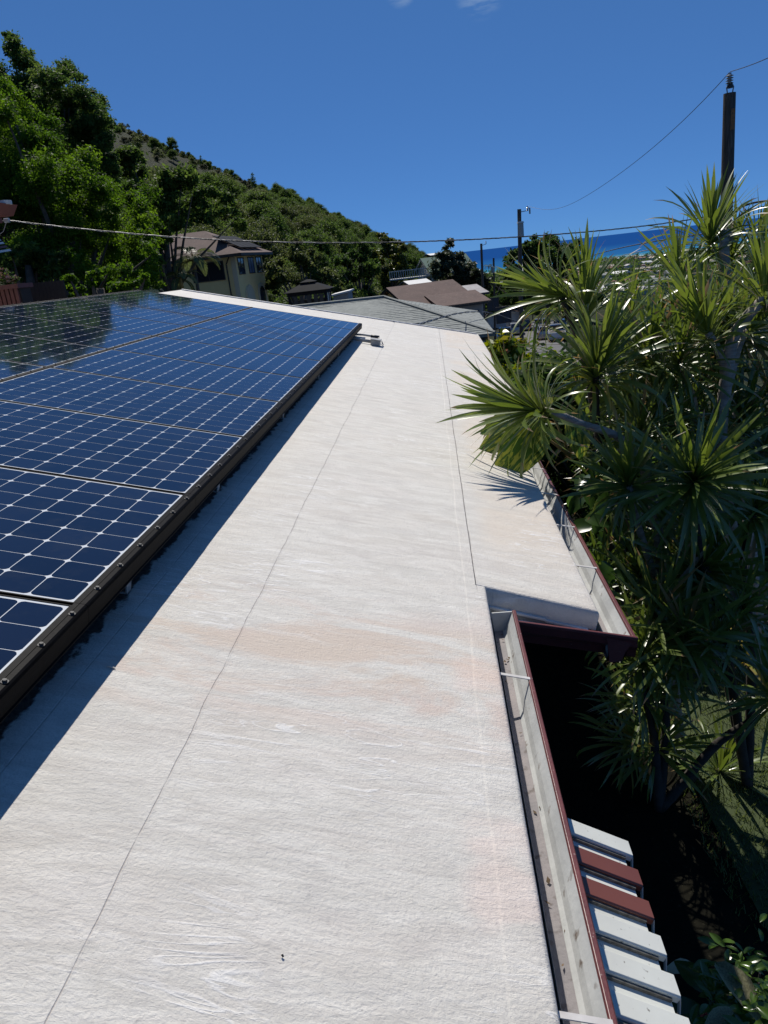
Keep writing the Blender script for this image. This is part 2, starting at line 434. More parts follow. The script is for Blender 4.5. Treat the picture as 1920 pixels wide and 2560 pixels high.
b.prism([W(-6, -1.296, RD-0.02), W(-6, 3.66, RD-0.02), W(-6, 3.66, RD-0.09), W(-6, -1.296, RD-0.082)], (0, 18.68, 0))
b.build('roof_deck', M_SIDE, house)
b = MB(); b.prism([W(USL+0.026, -1.766, RD-0.02), W(USL+0.026, -1.297, RD-0.02), W(USL+0.026, -1.297, RD-0.083), W(USL+0.026, -1.766, RD-0.083)], (0, 11.75, 0)); b.build('roof_deck', M_SIDE, house)
b = MB(); p = W(0, 3.685, RD); b.prism([(p[0], -6, p[2]), (p[0]-5, -6, p[2]-1.27), (p[0]-5, -6, p[2]-1.37), (p[0], -6, p[2]-0.1)], (0, 18.7, 0)); b.build('roof_back_slope', M_SIDE, house)
b = MB(); b.box(-8, 0.72, -6, 12.0, -3.6, -0.72); b.build('wall', M_WALL, house)
b = MB(); b.box(0.73, 1.15, 1.4, 12.0, -3.6, -0.74); b.build('wall', M_WALL, house)
# raised white drip edge along the far rake
b = MB(); b.obox(W(12.65, -2.0, RD+0.001), W(0, 5.66, 0), W(0.05, 0, 0), W(0, 0, 0.02)); b.build('drip_edge', M_FLASH, house, bevel=0.006)

def gutter(y0, y1, xb, zt, straps, wid=0.098, dep=0.11):
    """K-style gutter: back, floor, sloped front, maroon shell and rolled lip"""
    k = wid/0.098
    P = lambda dx, dz: (xb+dx*k, y0, zt+dz*dep/0.11)
    g = MB(); g.strip([P(0.0, -0.03), P(0.0, -0.10), P(0.008, -0.108)], (0, y1-y0, 0)); g.strip([P(0.042, -0.110), P(0.054, -0.096), P(0.064, -0.066), P(0.080, -0.036), P(0.087, -0.022)], (0, y1-y0, 0))
    go = g.build('gutter', M_GUTIN, house)
    f = MB(); f.strip([P(0.008, -0.1075), P(0.025, -0.1095), P(0.042, -0.1085)], (0, y1-y0, 0)); f.build('gutter_floor', M_GUTFL, go)
    s = MB(); s.strip([P(-0.004, -0.09), P(-0.004, -0.118), P(0.050, -0.120), P(0.062, -0.102), P(0.070, -0.070), P(0.088, -0.038), P(0.093, -0.022)], (0, y1-y0, 0)); s.build('gutter_shell', M_MAROON, go)
    l = MB(); l.prism([P(0.084, -0.034), P(0.098, -0.034), P(0.1005, -0.026), P(0.098, -0.018), P(0.086, -0.016), P(0.083, -0.022)], (0, y1-y0, 0)); l.build('gutter_lip', M_MAROON, go, bevel=0.0015)
    for y in straps:
        t = MB(); t.prism([P(-0.012, 0.012), P(0.090, -0.0155), P(0.090, -0.0185), P(-0.012, 0.009)], (0, 0.014, 0))
        t.v = [(a, c+y-y0, d) for a, c, d in t.v]
        t.build('gutter_strap', M_STRAP, go)
    return go
gutter(-6.0, 0.84, 1.247, -0.538, [0.31, -0.90, -2.1, -3.3])
b = MB(); b.prism([(1.69, 0.770, -0.655), (1.70, 0.770, -0.785), (1.745, 0.770, -0.785), (1.765, 0.770, -0.74), (1.80, 0.770, -0.69)], (0, 0.007, 0)); b.build('gutter_end_cap', M_MAROON, house)
gutter(0.778, 12.5, 1.695, -0.662, [1.46, 2.04, 2.64, 3.24, 3.84, 5.0, 6.2, 7.4], wid=0.112)
# trim and gutter return along the step
A = np.array([1.345, 0.775, -0.562]); B = np.array([1.812, 0.762, -0.680])
st = B-A
A = A-np.array([0.006, 0, 0.028]); B = B-np.array([0, 0, 0.014]); st = B-A
b = MB(); b.obox(A, st, (0, 0.014, 0), (0, 0, 0.016)); ret = b.build('gutter_return', M_MAROON, house, bevel=0.003)
b = MB(); b.strip([A+np.array([0, 0.004, 0]), A+np.array([0.004, 0.012, -0.035]), A+np.array([0.008, 0.05, -0.07]), A+np.array([0.01, 0.075, -0.115]), A+np.array([0.01, 0.11, -0.118])], st+np.array([-0.004, 0, 0.0])); b.build('return_face', M_MAROON, ret, smooth=False)
b = MB(); b.poly([A+np.array([0, 0.012, -0.02]), B+np.array([0, 0.012, -0.02]), B+np.array([-0.06, 0.11, -0.03]), A+np.array([0, 0.11, -0.03])]); b.build('return_tray', M_GUTIN, ret)
p0 = W(USL-0.002, -1.273, RD-0.078); p1 = W(US-0.002, -1.763, RD-0.078)
b = MB(); b.obox(p0+np.array([0.01, -0.016, -0.012]), (p1-p0)*0.62, (0, 0.018, 0), (0, 0, 0.012)); b.build('step_flashing', M_FLASH, house, bevel=0.002)
b = MB(); b.obox(p0+(p1-p0)*0.63+np.array([0, -0.012, -0.016]), (p1-p0)*0.36, (0, 0.018, 0), (0, 0, 0.012)); b.build('step_flashing', M_FLASH, house, bevel=0.002)
b = MB(); b.obox(p0+np.array([0.0, 0.004, -0.06]), (p1-p0), (0, 0.02, 0), (0, 0, 0.058)); b.build('step_board', M_SIDE, house)
b = MB(); b.obox((1.231, 0.842, -0.65), (0.012, 0, 0), (0, 0.06, 0), (0, 0, 0.10)); b.obox((1.246, 0.844, -0.655), (0.10, 0, 0), (0, 0.006, 0), (0, 0, 0.09)); b.build('gutter_end_cap', M_GUTIN, house)
b = MB(); b.obox(W(US+0.02, -1.774, RD-0.16)+np.array([0.004, 0, 0]), (0.012, 0, 0), (0, 11.3, 0), (0, 0, 0.075)); b.build('fascia', M_GUTIN, house)
b = MB(); b.obox((1.228, -6, -0.67), (0.01, 0, 0), (0, 6.8, 0), (0, 0, 0.10)); b.build('fascia', M_GUTIN, house)

# ------------------------------------------------------------------ slatted awning under the near gutter
M_AWW = pmat('awning_white', (0.64, 0.65, 0.595), (0.57, 0.575, 0.53), scale=5, rough=0.5, spec=0.15, c3=(0.26, 0.25, 0.22), s3=75, t3=(0.66, 0.74), bump=0.04, bscale=40)
M_AWR = pmat('awning_red_brown', (0.175, 0.056, 0.036), (0.155, 0.048, 0.032), scale=6, rough=0.4, c3=(0.05, 0.025, 0.02), s3=70, t3=(0.70, 0.76))
M_AWG = pmat('awning_gap_dirt', (0.16, 0.15, 0.13), (0.07, 0.065, 0.055), scale=60, rough=0.9)
awn = root('window_awning', 'slatted metal awning in white and red-brown below the near gutter', 'awning', (1.2, -0.7, -1.1))
SD = np.array([0.876, 0, -0.482]); SD /= np.linalg.norm(SD); SN = np.array([-SD[2], 0, SD[0]])
end = np.array([1.540, 0.0, -0.80]); LEN = 0.262
def slat(yn, wid, drop, back, mat, name='slat'):
    s = MB(); o = end - SD*(LEN+back) - SN*drop + np.array([0, yn, 0]); y = np.array([0, 1.0, 0])
    prof = [(0, -0.020), (0, -0.004), (0.004, 0), (wid-0.004, 0), (wid, -0.004), (wid, -0.020), (wid-0.002, -0.020), (wid-0.002, -0.005), (0.002, -0.005), (0.002, -0.020)]
    n = len(prof)
    s.prism([o+y*a+SN*c for a, c in prof], SD*LEN)
    return s.build(name, mat, awn, bevel=0.0018)
cols_ = ['w', 'r', 'r', 'w', 'w', 'w', 'r', 'r', 'w', 'w', 'w', 'r', 'r', 'w']
for i, cc in enumerate(cols_):
    yn = -0.234 - 0.105*i
    sl = slat(yn, 0.061, 0.0, 0.0, M_AWW if cc == 'w' else M_AWR)
    lw = slat(yn-0.058, 0.076, 0.018, 0.016, M_AWW)
    gp = MB(); gp.obox(end-SD*(LEN-0.004)-SN*0.0178+np.array([0, yn-0.007, 0]), SD*(LEN-0.024), (0, 0.0068, 0), SN*0.009); gp.build('grime_line', M_AWG, sl)
    cl = MB(); o = end+np.array([0, yn+0.002, -0.002])-SD*0.004; cl.obox(o-np.array([0, 0, 0.075]), (0.003, 0, 0), (0, 0.016, 0), (0, 0, 0.07)); cl.build('end_clip', M_STRAP, sl)
b = MB(); b.obox(end+np.array([-0.05, -1.7, -0.05]), (0.025, 0, 0), (0, 1.5, 0), (0, 0, 0.02)); b.build('front_bar', M_AWW, awn)
b = MB(); b.obox(end-SD*0.2+np.array([0, -1.7, -0.07]), (0.025, 0, 0), (0, 1.5, 0), (0, 0, 0.02)); b.build('front_bar', M_AWW, awn)

# ------------------------------------------------------------------ solar panels
def cell_material():
    m, nt, b = newmat('solar_cell_blue')
    oi = nd(nt, 'ShaderNodeObjectInfo')
    c = mixc(nt, oi.outputs['Random'], (0.0055, 0.0115, 0.030), (0.0100, 0.0180, 0.044))
    ge = nd(nt, 'ShaderNodeNewGeometry'); dust = mapr(nt, nz(nt, ge.outputs['Position'], 7, 7, 0.7), 0.46, 0.72, 0, 0.3)
    c = mixc(nt, dust, c, (0.035, 0.038, 0.045))
    nt.links.new(c, b.inputs['Base Color'])
    inp(b, 'Roughness', 0.5); inp(b, 'Specular IOR Level', 0.0); inp(b, 'Coat Weight', 1.0); inp(b, 'Coat Roughness', 0.05); inp(b, 'Coat IOR', 1.45)
    return m
M_CELL = cell_material()
M_BACK = pmat('panel_backsheet', (0.66, 0.68, 0.68), rough=0.6, coat=1.0, spec=0.0)
M_FRAME = pmat('panel_black_frame', (0.0016, 0.0016, 0.0022), (0.003, 0.003, 0.0038), scale=30, rough=0.5, c3=(0.02, 0.02, 0.02), s3=55, t3=(0.74, 0.82), bump=0.05, spec=0.03)
M_SILV = pmat('bolt_steel', (0.06, 0.06, 0.06), (0.03, 0.03, 0.03), scale=90, rough=0.6, metal=0.3, spec=0.3)
M_GALV = pmat('galvanised_foot', (0.5, 0.5, 0.48), (0.36, 0.35, 0.33), scale=25, rough=0.5, metal=0.3)
PW, PH, PP, CP = 1.046, 1.547, 1.0588, 0.127
MX, MY = 0.015, 0.0115
def cell_mesh():
    a = 0.0620; c = 0.0125; pts = []
    for sx, sy in ((1, 1), (-1, 1), (-1, -1), (1, -1)):
        arc = [(a, a-c), (a-0.0042, a-0.0042-0.0005), (a-c, a)]
        if sx*sy < 0: arc = arc[::-1]
        if sx*sy > 0: q = arc
        else: q = arc
        pts += [(sx*x, sy*y) for x, y in q]
    ang = sorted(pts, key=lambda p: math.atan2(p[1], p[0]))
    s = MB(); s.prism([(x, y, -0.0006) for x, y in ang], (0, 0, 0.0006))
    return s
CELL = cell_mesh(); cell_me = CELL.mesh('cell', M_CELL)
back_me = MB().box(0.003, PW-0.003, 0.003, PH-0.003, -0.006, -0.0004).mesh('backsheet', M_BACK)
fr = MB(); fr.box(0, PW, 0, 0.005, -0.045, 0.0015); fr.box(0, PW, PH-0.005, PH, -0.045, 0.0015); fr.box(0, 0.0055, 0.005, PH-0.005, -0.045, 0.0015); fr.box(PW-0.0055, PW, 0.005, PH-0.005, -0.045, 0.0015)
frame_me = fr.mesh('frame', M_FRAME)
def rail_mesh(L):
    s = MB(); prof = [(-0.0005, 0.0005), (-0.001, 0.0035), (-0.015, 0.0035), (-0.0155, 0.002), (-0.0165, 0.002), (-0.017, 0.0035), (-0.031, 0.0030), (-0.037, 0.0), (-0.041, -0.007), (-0.042, -0.03), (-0.042, -0.058), (-0.046, -0.060), (-0.046, -0.064), (-0.036, -0.064), (-0.03, -0.03), (-0.0005, -0.03)]
    s.prism([(0.001, v, n) for v, n in prof], (L-0.002, 0, 0))
    return s
rail_me = rail_mesh(PP-0.0).mesh('front_rail', M_FRAME)
rail2_me = MB().box(0.001, PP-0.001, -0.025, -0.0005, -0.03, 0.003).mesh('front_rail', M_FRAME)
tr_ = MB(); tr_.box(0, PP-0.002, PH+0.0005, PH+0.03, -0.05, 0.004); toprail_me = tr_.mesh('top_rail', M_FRAME)
bl = MB(); bl.tube([(0, 0, 0.002), (0, 0, 0.0055)], 0.0095, 12); bl.tube([(0, 0, 0.0055), (0, 0, 0.011)], [0.0062, 0.0055], 8); bolt_me = bl.mesh('bolt', M_SILV)
def joined_cells(off_y=0):
    s = MB()
    for i in range(8):
        for j in range(12):
            b0 = len(s.v); cx, cy = MX+CP*(i+0.5), MY+CP*(j+0.5)
            s.v += [(x+cx, y+cy, z) for x, y, z in CELL.v]; s.f += [tuple(b0+k for k in f) for f in CELL.f]
    return s.mesh('cells', M_CELL)
cells_me = joined_cells()
ORD = ['nearest', 'second', 'third', 'fourth', 'fifth', 'sixth', 'seventh', 'eighth', 'ninth', 'tenth', 'eleventh']
def panel(j, row):
    u0 = j*PP-MX; v0 = (-MY if row == 0 else 1.620); sy = (1.035 if row == 0 else 1.085)
    k = j+1
    where = 'in the row beside the bare roof strip' if row == 0 else 'in the upper row behind the dark rail'
    o = bpy.data.objects.new('solar_panel', None); col.objects.link(o); o.empty_display_size = 0.1
    P = W(u0, v0, 0)
    o.matrix_world = Matrix(((U_[0], V_[0]*sy, N_[0], P[0]), (U_[1], V_[1]*sy, N_[1], P[1]), (U_[2], V_[2]*sy, N_[2], P[2]), (0, 0, 0, 1)))
    tag(o, '%s dark blue solar panel from the camera, %s' % (ORD[k] if k < len(ORD) else 'far', where), 'solar panel', 'solar panels on the roof')
    if k < 0: o['label'] = 'dark blue solar panel at the bottom left picture corner'
    WL[o.name] = P
    link('backsheet', back_me, o); link('frame', frame_me, o)
    rl = link('front_rail', rail_me if row == 0 else rail2_me, o)
    for t in range(6):
        link('bolt', bolt_me, rl, (0.105+t*0.1775, -0.023 if row == 0 else -0.012, 0.0), rot=(0, 0, t), sc=None if row == 0 else (0.8, 0.8, 0.9))
    if row == 1:
        tr = link('top_rail', toprail_me, o)
        for t in range(6): link('bolt', bolt_me, tr, (0.105+t*0.1775, PH+0.018, 0.0))
    near = (row == 0 and j <= 4) or (row == 1 and j <= 3)
    if near:
        for i in range(8):
            for q in range(12):
                link('cell', cell_me, o, (MX+CP*(i+0.5), MY+CP*(q+0.5), 0))
    else:
        c = link('cells', cells_me, o); c['kind'] = 'stuff'
    return o
ROWGAP = 0.045
for j in range(-1, 9): panel(j, 0)
for j in range(1, 9): panel(j, 1)
for j in range(-1, 1): panel(j, 1)
mount = root('mounting_frame', 'metal mounting rails and feet under the lower solar panel row', 'mounting frame', W(4, 0.02, RD))
for i, u in enumerate((-1.0, 0.42, 1.62, 3.42, 5.3, 7.0, 8.7)):
    b = MB(); o = W(u, -0.004, RD+0.001)
    b.obox(o, W(0.04, 0, 0), W(0, 0.07, 0), W(0, 0, 0.006)); b.obox(o, W(0.04, 0, 0), W(0, 0.006, 0), W(0, 0, 0.115))
    ft = b.build('foot', M_GALV, mount, bevel=0.001)
    b = MB(); b.tube([W(u+0.02, 0.03, RD+0.006), W(u+0.02, 0.03, RD+0.02)], 0.008, 8); b.build('bolt', M_SILV, ft)
for v in (0.02, 1.3, 1.9, 3.0):
    b = MB(); b.obox(W(-1.1, v, -0.10), W(10.5, 0, 0), W(0, 0.04, 0), W(0, 0, 0.05)); b.build('rail', M_FRAME, mount)
# conduit and junction box beside the far end of the array
M_PVC = pmat('grey_pvc', (0.38, 0.38, 0.36), (0.30, 0.30, 0.29), scale=18, rough=0.5)
M_BLK = pmat('black_rubber', (0.02, 0.02, 0.022), rough=0.5)
jb = root('junction_box', 'grey conduit with junction box on the roof past the panels', 'junction box', W(8.7, -0.33, RD))
b = MB(); b.obox(W(8.55, -0.40, RD+0.002), W(0.16, 0, 0), W(0, 0.13, 0), W(0, 0, 0.075)); bx = b.build('box', M_PVC, jb, bevel=0.008)
b = MB(); b.obox(W(8.54, -0.41, RD+0.078), W(0.18, 0, 0), W(0, 0.15, 0), W(0, 0, 0.01)); b.build('lid', M_PVC, bx, bevel=0.003)
b = MB(); b.tube([W(8.65, -0.27, RD+0.04), W(8.66, -0.1, RD+0.04), W(8.66, 0.1, RD+0.05)], 0.022, 10); b.build('pipe', M_PVC, jb, smooth=True)
b = MB(); b.tube([W(8.95, -0.28, RD+0.08), W(8.93, -0.12, RD+0.085), W(8.93, 0.1, RD+0.06)], 0.014, 8); b.build('pipe', M_PVC, jb, smooth=True)
b = MB(); b.tube([W(8.96, -0.36, RD+0.078), W(8.95, -0.24, RD+0.08)], 0.024, 8); b.build('cable_gland', M_BLK, jb, smooth=True)
b = MB(); b.tube([W(8.62, -0.44, RD+0.03), W(8.8, -0.40, RD+0.06), W(8.95, -0.34, RD+0.075)], 0.008, 6); b.build('cable', M_PVC, jb, smooth=True)
# bits of litter
M_TWIG = pmat('dry_twig', (0.66, 0.62, 0.55), (0.5, 0.45, 0.38), scale=40, rough=0.8)
def litter(px, py, du, dv, r, label, mat=None):
    d = ray(px, py); t = (RD+0.004-CAM@N_)/(d@N_); P = CAM+d*t
    s = MB(); s.tube([P-W(du, dv, 0)*0.5, P+W(0, dv*0.1, 0.003), P+W(du, dv, 0)*0.5], [r*0.8, r, r*0.6], 5)
    tag(s.build('twig', mat or M_TWIG), label, 'twig')
litter(277, 1668, 0.004, 0.028, 0.0028, 'short pale twig at the edge of the panel shadow')
litter(702, 1076, 0.02, 0.12, 0.003, 'long pale twig in the shadow beside the panels')
M_PEB = pmat('dark_seed', (0.05, 0.04, 0.035), rough=0.8)
litter(706, 2390, 0.003, 0.004, 0.0022, 'dark seed lying on the pale roof at the bottom', M_PEB)

# dry leaf litter in the gutters and a few flakes on the roof
M_LITTER = pmat('dry_litter', (0.16, 0.10, 0.05), (0.07, 0.05, 0.03), scale=30, rough=0.9)
rg = np.random.default_rng(91); Q = []
for k in range(50):
    if k < 22: P = np.array([rg.uniform(1.262, 1.30), rg.uniform(-1.6, 0.8), -0.644+rg.uniform(0, 0.006)])
    else: P = np.array([rg.uniform(1.708, 1.755), rg.uniform(0.8, 4.2)*rg.uniform(0.5, 1)+0.4, -0.768+rg.uniform(0, 0.006)])
    a = rg.uniform(0, 6.28); L = rg.uniform(0.003, 0.010); w = L*rg.uniform(0.25, 0.6); t = np.array([math.cos(a), math.sin(a), 0.2*rg.normal()]); d = np.array([-math.sin(a), math.cos(a), 0.2*rg.normal()])
    Q.append([P-t*L, P+d*w, P+t*L+np.array([0, 0, 0.003]), P-d*w])
tag(link('gutter_litter', quadmesh('gutter_litter', np.array(Q), M_LITTER)), 'dry leaf bits lying in the gutters', 'litter', kind='stuff')
# ------------------------------------------------------------------ terrain, road, sea
ZG = [(-40, -3.5), (8, -3.5), (20, -4.6), (45, -7.4), (70, -9.0), (95, -10.4), (125, -11.4), (200, -18), (400, -35), (900, -56), (1500, -58), (2040, -59.2), (2120, -63)]
HO = [(-40, 24.0), (20, 16.0), (60, 14.5), (100, 12.5), (150, 9.0), (300, 6.0), (700, 9.0), (1000, 40.0), (1400, 90.0), (3000, 400.0)]
def lerp(tab, y):
    ys, zs = zip(*tab); return float(np.interp(y, ys, zs))
def fbm(x, y, s, o=3):
    return sum(mnoise.noise(Vector((x/s*2**i, y/s*2**i, 3.3+i)))/2**i for i in range(o))
def hill_z(x, y):
    xx = max(-x, -60); z = 0.565*xx - lerp(HO, y)
    if y > 150: z += min(1, (y-150)/150)*(4.0*fbm(x, y, 70)+1.2*fbm(x+50, y, 18))
    return z
def ground_z(x, y):
    g = lerp(ZG, y)
    if x > 25 and y < 400: g -= (x-25)*0.05*min(1, y/60.0) if y > 0 else 0
    h = hill_z(x, y); k = 1.2
    m = max(g, h); dlt = abs(g-h)
    return m + (k*math.exp(-dlt/k)*0.5 if dlt < 8 else 0)
ys = span(-40, 60, 4)[:-1] + span(60, 200, 7)[:-1] + span(200, 600, 16)[:-1] + span(600, 2120, 60)
xs = span(-900, -300, 60)[:-1] + span(-300, -100, 12)[:-1] + span(-100, 40, 4)[:-1] + span(40, 200, 20)[:-1] + span(200, 1500, 100)
gv = []; gf = []
for y in ys:
    for x in xs:
        sx = x*(1+max(0, y-300)/900.0) if x > 0 else x
        gv.append((sx, y, ground_z(sx, y)))
nx = len(xs)
for i in range(len(ys)-1):
    for j in range(nx-1):
        gf.append((i*nx+j, i*nx+j+1, (i+1)*nx+j+1, (i+1)*nx+j))
me = bpy.data.meshes.new('terrain'); me.from_pydata(gv, [], gf); me.polygons.foreach_set('use_smooth', [True]*len(gf))
def terrain_mat():
    m, nt, b = newmat('hillside_scrub_ground'); tc = nd(nt, 'ShaderNodeTexCoord'); v = tc.outputs['Object']
    c = mixc(nt, mapr(nt, nz(nt, v, 0.03, 6, 0.65), 0.38, 0.62), (0.036, 0.040, 0.020), (0.026, 0.036, 0.014))
    c = mixc(nt, mapr(nt, nz(nt, v, 0.22, 6, 0.7), 0.48, 0.66), c, (0.018, 0.026, 0.010))
    c = mixc(nt, mapr(nt, nz(nt, v, 1.3, 5, 0.7), 0.5, 0.7, 0, 0.6), c, (0.050, 0.049, 0.027))
    nt.links.new(c, b.inputs['Base Color']); inp(b, 'Roughness', 0.95); inp(b, 'Specular IOR Level', 0.1)
    bp = nd(nt, 'ShaderNodeBump'); bp.inputs['Strength'].default_value = 0.9; bp.inputs['Distance'].default_value = 1.5
    nt.links.new(nz(nt, v, 0.5, 6, 0.7), bp.inputs['Height']); nt.links.new(bp.outputs[0], b.inputs['Normal'])
    return m
me.materials.append(terrain_mat()); tag(link('terrain', me), kind='structure')

def sea_mat():
    m, nt, b = newmat('sea_water'); tc = nd(nt, 'ShaderNodeTexCoord'); v = tc.outputs['Object']
    sp = nd(nt, 'ShaderNodeSeparateXYZ'); nt.links.new(v, sp.inputs[0])
    y = mth(nt, 'ADD', sp.outputs[1], mth(nt, 'MULTIPLY', nz(nt, v, 0.004, 4), 260))
    c = mixc(nt, mapr(nt, y, 2200, 2800), (0.045, 0.22, 0.30), (0.018, 0.105, 0.27))
    c = mixc(nt, mapr(nt, y, 2800, 5600), c, (0.010, 0.060, 0.215))
    nt.links.new(c, b.inputs['Base Color']); inp(b, 'Roughness', 0.5); inp(b, 'Specular IOR Level', 0.0)
    bp = nd(nt, 'ShaderNodeBump'); bp.inputs['Strength'].default_value = 0.5; bp.inputs['Distance'].default_value = 0.6
    nt.links.new(nz(nt, scl(nt, v, (0.05, 0.1, 1)), 1.0, 6), bp.inputs['Height']); nt.links.new(bp.outputs[0], b.inputs['Normal'])
    return m
b = MB(); b.poly([(-60000, 1900, -60), (60000, 1900, -60), (60000, 120000, -60), (-60000, 120000, -60)])
tag(b.build('sea', sea_mat(), None, loc=(0, 0, -60)), kind='structure')
M_FOAM = pmat('surf_foam', (0.75, 0.78, 0.78), rough=0.8)
rs = random.Random(4); b = MB()
for i in range(70):
    x = rs.uniform(-200, 1800); y = 2095+rs.uniform(0, 60)+(rs.uniform(60, 180) if rs.random() < 0.25 else 0); L = rs.uniform(40, 140); w = rs.uniform(5, 14)
    n = 8; up = [(x+L*k/n, y+w*math.sin(math.pi*k/n)*rs.uniform(0.6, 1)+6*math.sin(x+k), -59.9) for k in range(n+1)]
    lo = [(x+L*k/n, y-w*0.3*math.sin(math.pi*k/n)+6*math.sin(x+k), -59.9) for k in range(n, -1, -1)]
    b.poly(lo[::-1]+up[::-1])
tag(b.build('surf', M_FOAM), kind='stuff')
M_SAND = pmat('beach_sand', (0.42, 0.37, 0.28), rough=0.9)
b = MB(); b.strip([(-400, 2035, -58.9), (2500, 2035, -58.9)], (0, 60, -0.9)); tag(b.build('beach', M_SAND), kind='structure')

M_ASPH = pmat('worn_asphalt', (0.115, 0.112, 0.112), (0.085, 0.083, 0.083), scale=0.5, rough=0.9, bump=0.1, c3=(0.06, 0.06, 0.06), s3=2.5, t3=(0.6, 0.7))
def road_cx(y): return 1.9+0.1155*(y)+0.00015*(y-60)**2 - (0.45 if y > 0 else 0)
ry = span(46, 150, 4); rl = [(road_cx(y)-3.9, y, ground_z(road_cx(y), y)+0.06) for y in ry]
rr = [(road_cx(y)+3.9, y, p[2]) for y, p in zip(ry, rl)]
b = MB(); n = len(ry); b.v = rl+rr+[(x, y, z-1.5) for x, y, z in rl]+[(x, y, z-1.5) for x, y, z in rr]
for i in range(n-1):
    b.f += [(i, n+i, n+i+1, i+1), (2*n+i, i, i+1, 2*n+i+1), (n+i, 3*n+i, 3*n+i+1, n+i+1)]
tag(b.build('road', M_ASPH, None, loc=(0, 0, 0)), kind='structure')
def road_z(y): return float(np.interp(y, ry, [p[2] for p in rl]))

# ------------------------------------------------------------------ foliage
NP = np.random.default_rng(11)
LM_BRIGHT = leafmat('bright_tree_leaves', [(0.026, 0.066, 0.010), (0.056, 0.118, 0.015), (0.098, 0.172, 0.024)], trans=0.5, rough=0.6, spec=0.15)
LM_DARK = leafmat('dark_tree_leaves', [(0.022, 0.048, 0.014), (0.048, 0.090, 0.022), (0.099, 0.152, 0.038)], trans=0.42, rough=0.6, spec=0.15)
LM_MID = leafmat('hillside_tree_leaves', [(0.028, 0.055, 0.014), (0.060, 0.105, 0.024), (0.108, 0.165, 0.042)], trans=0.42, rough=0.6, spec=0.15)
LM_OLIVE = leafmat('olive_tree_leaves', [(0.036, 0.054, 0.018), (0.070, 0.095, 0.028), (0.115, 0.138, 0.05)], trans=0.4, rough=0.6, spec=0.3)
LM_SCRUB = leafmat('dry_scrub_leaves', [(0.040, 0.044, 0.018), (0.066, 0.07, 0.03), (0.10, 0.10, 0.048)], trans=0.2, rough=0.7)
M_BARK = pmat('grey_bark', (0.11, 0.095, 0.08), (0.06, 0.05, 0.042), scale=5, rough=0.9, bump=0.6, bscale=14)
def leaf_quads(clumps, n, size, rg, up=0.45, aspect=0.5, shell=0.55, sub=14):
    """clumps: (x,y,z,r); each clump carries twigs, each twig a spray of rhombic leaves"""
    C = np.array(clumps, float); w = C[:, 3]**2; idx = rg.choice(len(C), n, p=w/w.sum())
    td = rg.normal(size=(len(C), sub, 3)); td[..., 2] = np.abs(td[..., 2])*0.9+0.1*td[..., 2]-0.15; td /= np.linalg.norm(td, axis=2)[..., None]
    tl = 0.55+0.75*rg.random((len(C), sub)); k = rg.integers(0, sub, n)
    al = (0.25+0.75*rg.random(n)**0.7)*tl[idx, k]
    d = td[idx, k]; P = C[idx, :3]+d*(al*C[idx, 3])[:, None]+rg.normal(size=(n, 3))*(C[idx, 3]*0.23)[:, None]
    nm = d*0.35+rg.normal(size=(n, 3))*0.55; nm[:, 2] += up; nm /= np.linalg.norm(nm, axis=1)[:, None]
    t = d*0.7+rg.normal(size=(n, 3))*0.7; t[:, 2] -= 0.3; t -= nm*(t*nm).sum(1)[:, None]; t /= np.linalg.norm(t, axis=1)[:, None]
    s = np.cross(nm, t); L = size*(0.6+0.8*rg.random(n))[:, None]; w_ = L*aspect*0.5
    Q = np.stack([P-t*L*0.5, P+s*w_, P+t*L*0.5-nm*L*0.12, P-s*w_], 1)
    tint = np.clip(0.42+0.16*rg.normal(size=n)+0.15*rg.normal(size=len(C))[idx], 0, 1)
    return Q, tint
def crown_clumps(rg, R, H, n, base, flat=1.0):
    """irregular crown: clumps scattered over a lumpy ellipsoid"""
    out = []
    for i in range(n):
        th = rg.random()*2*math.pi; z = rg.random()**0.8
        rr = R*math.sqrt(max(0.05, 1-(2*z-0.85)**2*0.9))*(0.45+0.6*rg.random())
        out.append((rr*math.cos(th), rr*math.sin(th), base+z*H*flat, R*(0.20+0.20*rg.random())))
    out.append((0, 0, base+H*0.45, R*0.6))
    return out
def trunk_mesh(name, rg, h, r, crown_r, nb=5):
    s = MB(); top = np.array([0.1*h*rg.normal()*0.4, 0.1*h*rg.normal()*0.4, h])
    s.tube([(0, 0, -1.5), (0.02*h, 0, h*0.3), top*0.65, top], [r*1.3, r, r*0.75, r*0.35], 7)
    for i in range(nb):
        a = rg.random()*6.28; st_ = top*(0.4+0.5*rg.random()); e = st_+np.array([math.cos(a)*crown_r*0.7, math.sin(a)*crown_r*0.7, crown_r*(0.3+0.5*rg.random())])
        s.tube([st_, (st_+e)/2+np.array([0, 0, 0.15*crown_r]), e], [r*0.45, r*0.3, r*0.08], 5, cap=False)
    return s.mesh(name, M_BARK, smooth=True)
PROT = []
def proto(kind, R, H, base, nl, size, mat, nc, seed, flat=1.0, trunk_r=0.16):
    rg = np.random.default_rng(seed)
    cl = crown_clumps(rg, R, H, nc, base, flat); Q, t = leaf_quads(cl, nl, size, rg)
    PROT.append((kind, quadmesh('crown', Q, mat, t), trunk_mesh('trunk', rg, base+H*0.6, trunk_r, R), R, base+H))
proto('round', 3.4, 5.2, 2.0, 20000, 0.27, LM_MID, 44, 1)
proto('round', 3.0, 6.0, 2.2, 20000, 0.25, LM_DARK, 42, 2)
proto('round', 3.8, 4.6, 1.6, 20000, 0.27, LM_OLIVE, 46, 3)
proto('round', 3.2, 4.4, 1.5, 18000, 0.25, LM_MID, 40, 4)
proto('shrub', 1.6, 1.9, 0.1, 2600, 0.22, LM_SCRUB, 12, 5, trunk_r=0.06)
